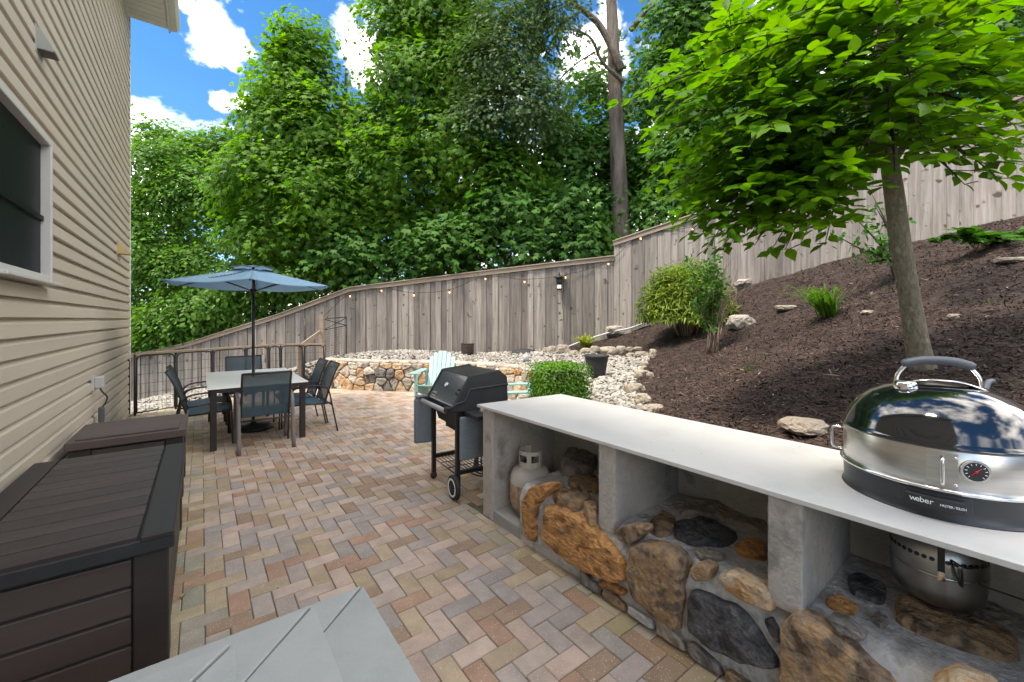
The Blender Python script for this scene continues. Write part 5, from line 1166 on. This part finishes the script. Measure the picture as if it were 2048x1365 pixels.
def tree(name, label, base, tr, lean, rad, blobs, sprays, per, spr, size, leaf, m, bark, group='trees behind the fence', h=None, limbs=True, **k):
    bx_, by_ = base; bz_ = tz1(bx_, by_)-.1; o = (bx_, by_, bz_); t = thing(name, label, 'tree', o, 0, group)
    top = tr; P = [(0, 0, 0), (lean[0]*.35, lean[1]*.3, top*.35), (lean[0]*.7, lean[1]*.7, top*.7), (lean[0], lean[1], top)]
    trunk = trunk_mesh(P, [rad*1.15, rad*.85, rad*.6, rad*.25]).build('trunk', bark, t)
    if limbs:
        for i, (c, r) in enumerate(blobs):
            e = Vector(c)-Vector(o); zz = max(.8, min(top*.85, e.z-.8)); tt = zz/top; s_ = Vector((lean[0]*tt, lean[1]*tt, zz)); md = s_.lerp(e, .5)+Vector((0, 0, .3))
            tube(smooth_path([s_, md, e], 4), [rad*.4*(1-.08*q) for q in range(9)], 7).build('limb', bark, t)
            for q in range(3):
                e2 = e+Vector(rdir(1)[0])*r[0]*.8; tube(smooth_path([md, md.lerp(e2, .6)+Vector((0, 0, .15)), e2], 3), [rad*.16*(1-.12*q_) for q_ in range(7)], 5).build('limb', bark, t)
    crown('crown', blobs, sprays, per, spr, size, leaf, m, t, o, **k)
    return t
GP = 'trees behind the fence'
# tall pointed maple left of centre
tree('maple_tree', 'tall pointed maple rising above the fence left of centre', (-5.6, 13.2), 9.6, (.2, .3), .13,
     [B(610, 110, 13, 60, 75), B(600, 190, 13, 100, 90), B(560, 260, 12.8, 85, 80), B(655, 280, 12.8, 105, 100), B(540, 370, 12.6, 110, 90), B(650, 400, 12.4, 110, 100), B(560, 470, 12.4, 100, 70)], 820, 30, .29, .165, LEAF_M2, 'leaf_maple', 'bark_dark')
# upright leader shoots on that maple
# big spreading maple in the middle
tree('maple_tree', 'broad bright maple in the middle reaching above the picture', (-1.2, 13.4), 11.5, (-.6, .2), .17,
     [B(800, 60, 13, 75, 110), B(900, 30, 13, 110, 110), B(830, 190, 12.8, 105, 110), B(930, 170, 12.8, 110, 110), B(760, 270, 12.4, 70, 80), B(790, 340, 12.4, 105, 95), B(910, 310, 12.4, 120, 100), B(1000, 350, 12.2, 90, 80), B(840, 440, 13.2, 100, 70), B(960, 440, 13.4, 90, 70), B(740, 430, 12.4, 80, 80)], 1200, 30, .30, .165, LEAF_M2, 'leaf_maple', 'bark_dark')
tree('young_maple_tree', 'slim maple with drooping dark leaf sprays just behind the fence', (.15, 11.9), 5.0, (-.7, .2), .065,
     [B(1010, 420, 11.6, 70, 45), B(930, 480, 11.6, 80, 40), B(1060, 470, 11.6, 60, 45), B(860, 500, 11.8, 80, 45)], 190, 22, .32, .19, LEAF_MA, 'leaf_maple_dark', 'bark_grey')
tree('young_maple_tree', 'leaning bare stemmed young maple right of the slim one', (.85, 12.2), 5.2, (-.9, .2), .065,
     [B(1000, 330, 12, 60, 40), B(1120, 420, 11.8, 70, 60), B(1170, 480, 11.8, 70, 50)], 150, 22, .32, .19, LEAF_MA, 'leaf_maple_dark', 'bark_grey')
# oak with the big bare trunk
ok = tree('oak_tree', 'tall oak with a thick bare trunk behind the fence', (3.25, 12.0), 13.0, (-.45, .3), .27,
     [B(1000, 130, 11.4, 90, 110), B(1070, 210, 11.2, 75, 75), B(960, 230, 11.2, 60, 60), B(1110, 60, 11.6, 90, 70), B(1030, 40, 11.8, 90, 60)], 400, 30, .27, .13, LEAF_OAK, 'leaf_oak', 'bark_oak', limbs=False)
oo = Vector(ok.location)
for P, r in (([RAY(1243, 140, 11.9), RAY(1205, 60, 11.8), RAY(1165, 20, 11.7), RAY(1080, -40, 11.6)], .12), ([RAY(1248, 165, 11.9), RAY(1205, 125, 11.7), RAY(1180, 75, 11.6), RAY(1130, 55, 11.5)], .06), ([RAY(1262, 60, 12), RAY(1300, 10, 12), RAY(1330, -40, 12)], .08), ([RAY(1165, 20, 11.7), RAY(1110, 60, 11.5), RAY(1040, 140, 11.4)], .045), ([RAY(1190, 105, 11.6), RAY(1150, 130, 11.5), RAY(1090, 190, 11.3)], .03)):
    tube(smooth_path([p-oo for p in P], 5), [r*(1-.6*i/(5*(len(P)-1))) for i in range(5*(len(P)-1)+1)], 8).build('limb', 'bark_oak', ok)
# dark maples right of oak
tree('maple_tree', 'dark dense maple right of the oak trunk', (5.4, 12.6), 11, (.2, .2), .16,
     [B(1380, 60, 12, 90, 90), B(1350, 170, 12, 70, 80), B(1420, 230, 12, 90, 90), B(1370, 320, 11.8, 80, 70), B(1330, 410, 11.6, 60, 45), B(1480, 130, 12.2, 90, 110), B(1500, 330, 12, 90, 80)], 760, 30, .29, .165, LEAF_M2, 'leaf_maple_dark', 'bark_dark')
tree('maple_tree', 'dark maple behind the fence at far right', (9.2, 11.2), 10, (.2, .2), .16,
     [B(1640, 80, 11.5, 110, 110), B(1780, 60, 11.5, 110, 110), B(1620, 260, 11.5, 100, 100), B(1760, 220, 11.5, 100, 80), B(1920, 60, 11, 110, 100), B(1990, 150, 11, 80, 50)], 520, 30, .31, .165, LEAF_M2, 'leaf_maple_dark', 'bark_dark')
tree('understory_maple', 'low dark maple filling between the stems and the oak', (1.6, 13.5), 6, (-.3, .2), .09,
     [B(1130, 330, 13.5, 90, 90), B(1080, 270, 13.5, 80, 70), B(1190, 420, 13, 70, 70), B(1060, 400, 13.5, 80, 80), B(1200, 300, 14, 70, 80), B(1180, 190, 14, 50, 45), B(1300, 180, 13.6, 50, 90), B(1250, 350, 13.6, 70, 90), B(1300, 320, 13.4, 50, 60)], 620, 26, .36, .17, LEAF_M2, 'leaf_maple_dark', 'bark_dark')
# left: vine clad trees behind the pen
tree('leafy_tree', 'pale green vine clad tree beside the house corner', (-11.2, 13.6), 6.2, (.2, .2), .13,
     [B(330, 330, 13.4, 70, 60), B(300, 420, 13.2, 60, 70), B(390, 400, 13.4, 80, 70), B(330, 510, 13, 80, 60), B(300, 600, 12.8, 60, 70), B(400, 540, 12.9, 80, 60)], 560, 30, .23, .115, LEAF_OV, 'leaf_vine', 'bark_dark')
tree('leafy_tree', 'rounded dark topped tree on the left skyline', (-10.4, 15.6), 8, (.2, .2), .13,
     [B(335, 290, 15, 60, 45), B(410, 320, 15, 55, 55), B(455, 300, 14.6, 45, 50), B(480, 400, 14.4, 60, 70)], 300, 24, .30, .15, LEAF_M2, 'leaf_maple', 'bark_dark')
tree('leafy_tree', 'lush low tree directly behind the umbrella', (-7.6, 13.0), 3.4, (.1, .2), .09,
     [B(440, 600, 12.6, 90, 60), B(360, 650, 12.5, 80, 50), B(520, 570, 12.6, 80, 60), B(600, 560, 12.4, 90, 45), B(690, 520, 12.2, 60, 50), B(300, 680, 12.7, 50, 40)], 500, 28, .22, .115, LEAF_OV, 'leaf_vine', 'bark_dark')
tree('slim_tree', 'slim dark stemmed tree behind the left end of wall', (-3.55, 12.4), 5.2, (-.35, .2), .06,
     [B(690, 420, 12.2, 60, 60), B(720, 500, 12, 70, 45), B(650, 490, 12.2, 60, 45)], 170, 22, .32, .19, LEAF_MA, 'leaf_maple_dark', 'bark_grey')
# leader shoots against the sky
ld = [(597, 28, 13), (624, 32, 13), (503, 92, 13), (536, 90, 13), (478, 215, 12.8), (425, 235, 14.4), (696, 130, 12.6), (735, 120, 12.6), (655, 75, 13)]
tall = [o for o in bpy.data.objects if o.get('label') == 'tall pointed maple rising above the fence left of centre'][0]
lo = Vector(tall.location); sb2 = MB(); LPs = []
for q, (a, b_, Y) in enumerate(ld):
    e = RAY(a, b_, Y); s0 = e+Vector((rng.normal(0, .1), 0, -1.7)); sb2.tube([s0-lo, e-lo], [.012, .004], 5)
    for i in range(34): t = rng.uniform(0, 1)**.8; LPs.append(np.array(e.lerp(s0, t)-lo)+rng.normal(0, .06+.13*t, 3))
sb2.build('leader_shoots', 'bark_dark', tall); LPs = np.array(LPs); n = len(LPs)
leaves('leader_leaves', LPs, rng.normal(0, .5, (n, 3))+np.array([0, -.5, .5]), rdir(n), rng.uniform(.10, .18, n), LEAF_MA, 'leaf_maple', tall)
# far wood filling the gaps
X = []; 
fw = bpy.data.objects.new('far_wood', None)
n = 20000; px = rng.uniform(230, 2300, n); Y = rng.uniform(19, 27, n)
topy = np.interp(px, [230, 270, 330, 400, 480, 520, 560, 640, 700, 760, 800, 1000, 1150, 1200, 1260, 1300, 2300], [360, 330, 300, 330, 330, 280, 190, 190, 260, 220, 40, -60, 40, 110, 70, -60, -60])+25*np.sin(px*.05)+18*np.sin(px*.13)
py = topy+(720-topy)*rng.uniform(0, 1, n)**.9
pos = np.stack([(px-CX)/F*Y, Y, H+(HY-py)/F*Y], 1); pos = pos[pos[:, 2] > tz(pos[:, 0], pos[:, 1])-.2]; n = len(pos)
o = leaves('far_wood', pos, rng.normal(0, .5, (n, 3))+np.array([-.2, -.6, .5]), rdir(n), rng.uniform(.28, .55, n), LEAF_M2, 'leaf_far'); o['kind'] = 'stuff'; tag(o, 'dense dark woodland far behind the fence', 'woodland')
n = 9000; px = rng.uniform(250, 1420, n); ft_ = np.interp(px, [250, 296, 375, 559, 700, 1225, 1228, 1420], [705, 702, 686, 628, 575, 512, 483, 415]); Y = rng.uniform(13.0, 16.5, n)
py = ft_+28-rng.gamma(2., 22, n); pos = np.stack([(px-CX)/F*Y, Y, H+(HY-py)/F*Y], 1)
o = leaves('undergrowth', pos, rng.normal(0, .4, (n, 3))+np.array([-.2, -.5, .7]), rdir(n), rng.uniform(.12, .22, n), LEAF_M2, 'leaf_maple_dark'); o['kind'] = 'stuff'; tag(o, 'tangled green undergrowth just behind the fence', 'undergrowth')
# ------------------------------------------------------------------ near tree
tb_ = hit(1842, 738); bo = Vector((tb_.x, tb_.y, tb_.z-.05)); TY = tb_.y
nt_ = thing('shade_tree', 'young shade tree with smooth grey trunk on the mulch slope', 'tree', bo)
k = TY/F
def N(px, py, Y=None): return RAY(px, py, Y or TY)-bo
tp_ = [N(1850, 760), N(1835, 690), N(1820, 600), N(1803, 500), N(1790, 400), N(1780, 330), N(1772, 250), N(1765, 150), N(1755, 20), N(1750, -120)]
tr_ = [.125, .100, .090, .088, .084, .078, .062, .048, .036, .02]
tr_ = [r*TY/3.3*.74 for r in tr_]
trunk_mesh(tp_, tr_, 16).build('trunk', 'bark_grey', nt_)
LP, LN, LA, LS = [], [], [], []
tw = MB()
def twig(P, r, step=.036, size=.085, start=.25, spread=1.):
    P = smooth_path(P, 8); n = len(P); tw.tube(P, [r*(1-.85*i/(n-1)) for i in range(n)], 5, cap=False)
    acc_ = 0.; sd = 1
    for i in range(1, n):
        a, b = P[i-1], P[i]; dl = (b-a).length; d = (b-a)/max(dl, 1e-6); acc_ += dl
        while acc_ > step and i > n*start:
            acc_ -= step; sd = -sd; s = d.cross(Vector((0, 0, 1)));
            if s.length < .05: s = Vector((1, 0, 0))
            s.normalize(); nrm = s.cross(d); nrm = nrm if nrm.z > 0 else -nrm
            q = a.lerp(b, rng.uniform()); am = d*.75+s*sd*.8*spread+Vector((0, 0, -.22))
            LP.append(q+s*sd*.012); LN.append(nrm+s*sd*.15+Vector(rng.normal(0, .22, 3))); LA.append(am+Vector(rng.normal(0, .12, 3))); LS.append(size*rng.uniform(.75, 1.2)*(1.05-.45*i/n))
    e = P[-1]; LP.append(e); LN.append(Vector((0, 0, 1))+Vector(rng.normal(0, .3, 3))); LA.append(P[-1]-P[-2]); LS.append(size*.6)
def bough(px0, py0, px1, py1, Y0, Y1, r=.014, side=6, sl=.45, droop=.10, size=.10):
    a = RAY(px0, py0, Y0)-bo; e = RAY(px1, py1, Y1)-bo; d = e-a; m1 = a+d*.35+Vector((0, 0, droop)); m2 = a+d*.7+Vector((0, 0, droop*.8)); P = [a, m1, m2, e]
    twig(P, r, .055, size, .12); pp = smooth_path(P, 8); hd_ = Vector((d.x, d.y, 0)).normalized(); sdv = Vector((-hd_.y, hd_.x, 0))
    for q in range(side):
        t = .22+.7*q/side; i = int(t*(len(pp)-1)); s = 1 if q % 2 else -1; L_ = sl*(1.1-t*.6)*rng.uniform(.7, 1.2)
        b0 = pp[i]; dr = (hd_*.8+sdv*s*rng.uniform(.35, .9)).normalized(); b2 = b0+dr*L_+Vector((0, 0, -.12*L_-rng.uniform(0, .12))); twig([b0, b0.lerp(b2, .5)+Vector((0, 0, .03)), b2], r*.26, .054, size, .05)
# left-reaching sunlit boughs (from trunk top leftwards)
for a in ((1700, 95, 1238, 205, 3.3, 2.9), (1690, 120, 1310, 235, 3.2, 2.7), (1700, 60, 1400, 70, 3.2, 2.8), (1720, 30, 1480, -10, 3.3, 2.8), (1700, 170, 1365, 345, 3.3, 3.0), (1690, 210, 1420, 395, 3.3, 2.9), (1700, 250, 1400, 440, 3.4, 3.3), (1710, 260, 1500, 470, 3.3, 2.9), (1640, 180, 1440, 270, 3.0, 2.6),
          (1760, 40, 1560, 40, 3.0, 2.5), (1740, 120, 1540, 190, 3.0, 2.5), (1740, 200, 1570, 300, 3.1, 2.6), (1740, 270, 1590, 390, 3.2, 2.8), (1750, 320, 1640, 440, 3.3, 3.0), (1690, 230, 1440, 430, 3.1, 2.7), (1620, 300, 1375, 470, 3.2, 3.0), (1640, 320, 1440, 500, 3.1, 2.9), (1660, 330, 1510, 490, 3.0, 2.7), (1680, 340, 1570, 500, 3.1, 2.8), (1700, 350, 1650, 490, 3.2, 2.9), (1650, 240, 1365, 450, 3.2, 3.0), (1640, 260, 1410, 500, 3.3, 3.2), (1680, 300, 1450, 500, 3.1, 2.9), (1700, 320, 1540, 505, 3.2, 3.0), (1710, 330, 1600, 490, 3.2, 2.9), (1600, 150, 1300, 300, 3.1, 2.8), (1620, 220, 1330, 400, 3.2, 2.9), (1700, 280, 1480, 450, 3.2, 2.8), (1720, 290, 1540, 460, 3.1, 2.7), (1720, 180, 1480, 300, 2.9, 2.4), (1730, 90, 1480, 120, 2.9, 2.4), (1600, 90, 1340, 160, 3.3, 3.2), (1740, 340, 1600, 420, 3.0, 2.6)): bough(*a, side=8, sl=.60, size=.142)
for a in ((1780, 60, 1700, 20, 3.2, 2.4), (1780, 140, 1690, 210, 3.1, 2.4), (1785, 220, 1720, 300, 3.2, 2.6), (1790, 60, 1950, 20, 3.3, 2.7), (1790, 130, 1960, 120, 3.3, 2.8), (1790, 200, 1990, 190, 3.3, 2.8), (1790, 260, 2010, 300, 3.4, 3.0), (1790, 300, 1930, 370, 3.4, 3.0), (1790, 180, 2080, 90, 3.3, 2.9), (1800, 90, 2060, -30, 3.3, 2.8), (1780, 0, 1640, -60, 3.2, 2.6), (1790, -40, 1850, -100, 3.2, 2.6), (1770, 260, 1850, 330, 3.3, 2.7),
          (1780, 330, 1700, 390, 3.4, 3.3), (1770, 300, 1680, 350, 3.4, 3.7), (1775, 60, 1750, 90, 3.1, 2.3), (1775, 180, 1780, 260, 3.0, 2.4), (1780, 250, 1790, 350, 3.1, 2.6), (1775, 110, 1830, 180, 3.0, 2.3), (1780, 200, 1850, 290, 3.1, 2.5), (1780, 20, 1800, 30, 3.0, 2.2), (1790, 240, 1900, 320, 3.2, 2.7), (1800, 200, 2030, 250, 3.2, 2.7), (1800, 150, 2060, 180, 3.2, 2.6), (1800, 270, 2000, 360, 3.3, 2.9), (1790, 90, 1900, 60, 3.2, 2.4), (1790, 30, 2020, -10, 3.1, 2.5), (1800, 120, 2010, 130, 3.6, 4.0), (1790, 40, 1930, 40, 3.7, 4.2)): bough(*a, side=6, sl=.58, r=.016, size=.142)
tw.build('branches', 'bark_dark', nt_)
lb = MB()
for e in (N(1700, 95), N(1700, 200), N(1900, 120), N(1710, 260), N(1780, 60, 3.2)): lb.tube(smooth_path([N(1782, 330), (N(1782, 330)+e)/2+Vector((0, 0, -.05)), e], 4), [.03-.0018*i for i in range(9)], 7)
lb.build('limbs', 'bark_grey', nt_)
LPn, LNn, LAn, LSn = np.array([tuple(p) for p in LP]), np.array([tuple(p) for p in LN]), np.array([tuple(p) for p in LA]), np.array(LS)
# the 300 leaves on the outermost left twigs are leaves of their own
pxl = CX+F*(LPn[:, 0]+bo.x)/(LPn[:, 1]+bo.y); order = np.argsort(pxl); own = order[:300]; rest = order[300:]
lm = bpy.data.meshes.new('leaf'); lm.from_pydata([tuple(q) for q in LEAF_OV[0]], [], LEAF_OV[1]); lm.materials.append(MATS['leaf_near'])
for i in own:
    nn = Vector(LNn[i]).normalized(); am = Vector(LAn[i]); am = (am-nn*am.dot(nn)).normalized(); sx = am.cross(nn); o = linked(lm, 'leaf', nt_)
    s = LSn[i]; o.matrix_local = Matrix(((sx.x*s, am.x*s, nn.x*s, LPn[i, 0]), (sx.y*s, am.y*s, nn.y*s, LPn[i, 1]), (sx.z*s, am.z*s, nn.z*s, LPn[i, 2]), (0, 0, 0, 1)))
o = leaves('crown', LPn[rest], LNn[rest], LAn[rest], LSn[rest], LEAF_OV, 'leaf_near', nt_); o['kind'] = 'stuff'
# dark multi-stem shrub behind the trunk
p = hit(1795, 560); o = thing('dark_stem_shrub', 'dark stemmed shrub growing behind the shade tree trunk', 'shrub', p); s = p.y/F
b = MB(); pos = []
for q, (tx, tz_) in enumerate(((-60, 95), (-95, 120), (-35, 150), (-10, 130), (-75, 60), (20, 150), (-120, 90), (-50, 170))):
    P = smooth_path([(0, 0, -.05), (-12*s, 0, 40*s), (tx*.6*s, rng.normal(0, .1), tz_*.6*s), (tx*s, rng.normal(0, .15), tz_*s)], 4); b.tube(P, [.030-.0022*i for i in range(13)], 6)
    for i in range(6, 13):
        for _ in range(4): pos.append(np.array(P[i])+rng.normal(0, .07, 3))
b.build('stems', 'bark_dark', o); pos = np.array(pos); n = len(pos); leaves('foliage', pos, rng.normal(0, .5, (n, 3))+np.array([0, -.4, .7]), rdir(n)+np.array([0, 0, -.3]), rng.uniform(.06, .10, n), LEAF_OV, 'leaf_green', o)
# ------------------------------------------------------------------ fallen leaves on the patio
for q, (a, b_, l) in enumerate(((362, 1198, 'curled yellowish fallen leaf on pavers by the storage box'), (561, 1177, 'small brown fallen leaf on pavers in front of the steps'), (505, 948, 'yellow fallen leaf on pavers before the near chair'), (412, 868, 'pale fallen leaves by the table leg'))):
    x, y = G(a, b_); v = LEAF_OV[0]*np.array([.8, .6, 1.6])*(.05 if q != 1 else .03); mb = MB().add([tuple(t) for t in v], LEAF_OV[1]); ob = mb.build('fallen_leaf', 'dead_leaf', loc=(x, y, .006), rot=(.15, .1, q*1.9)); tag(ob, l, 'leaf', 'leaves fallen on the patio')
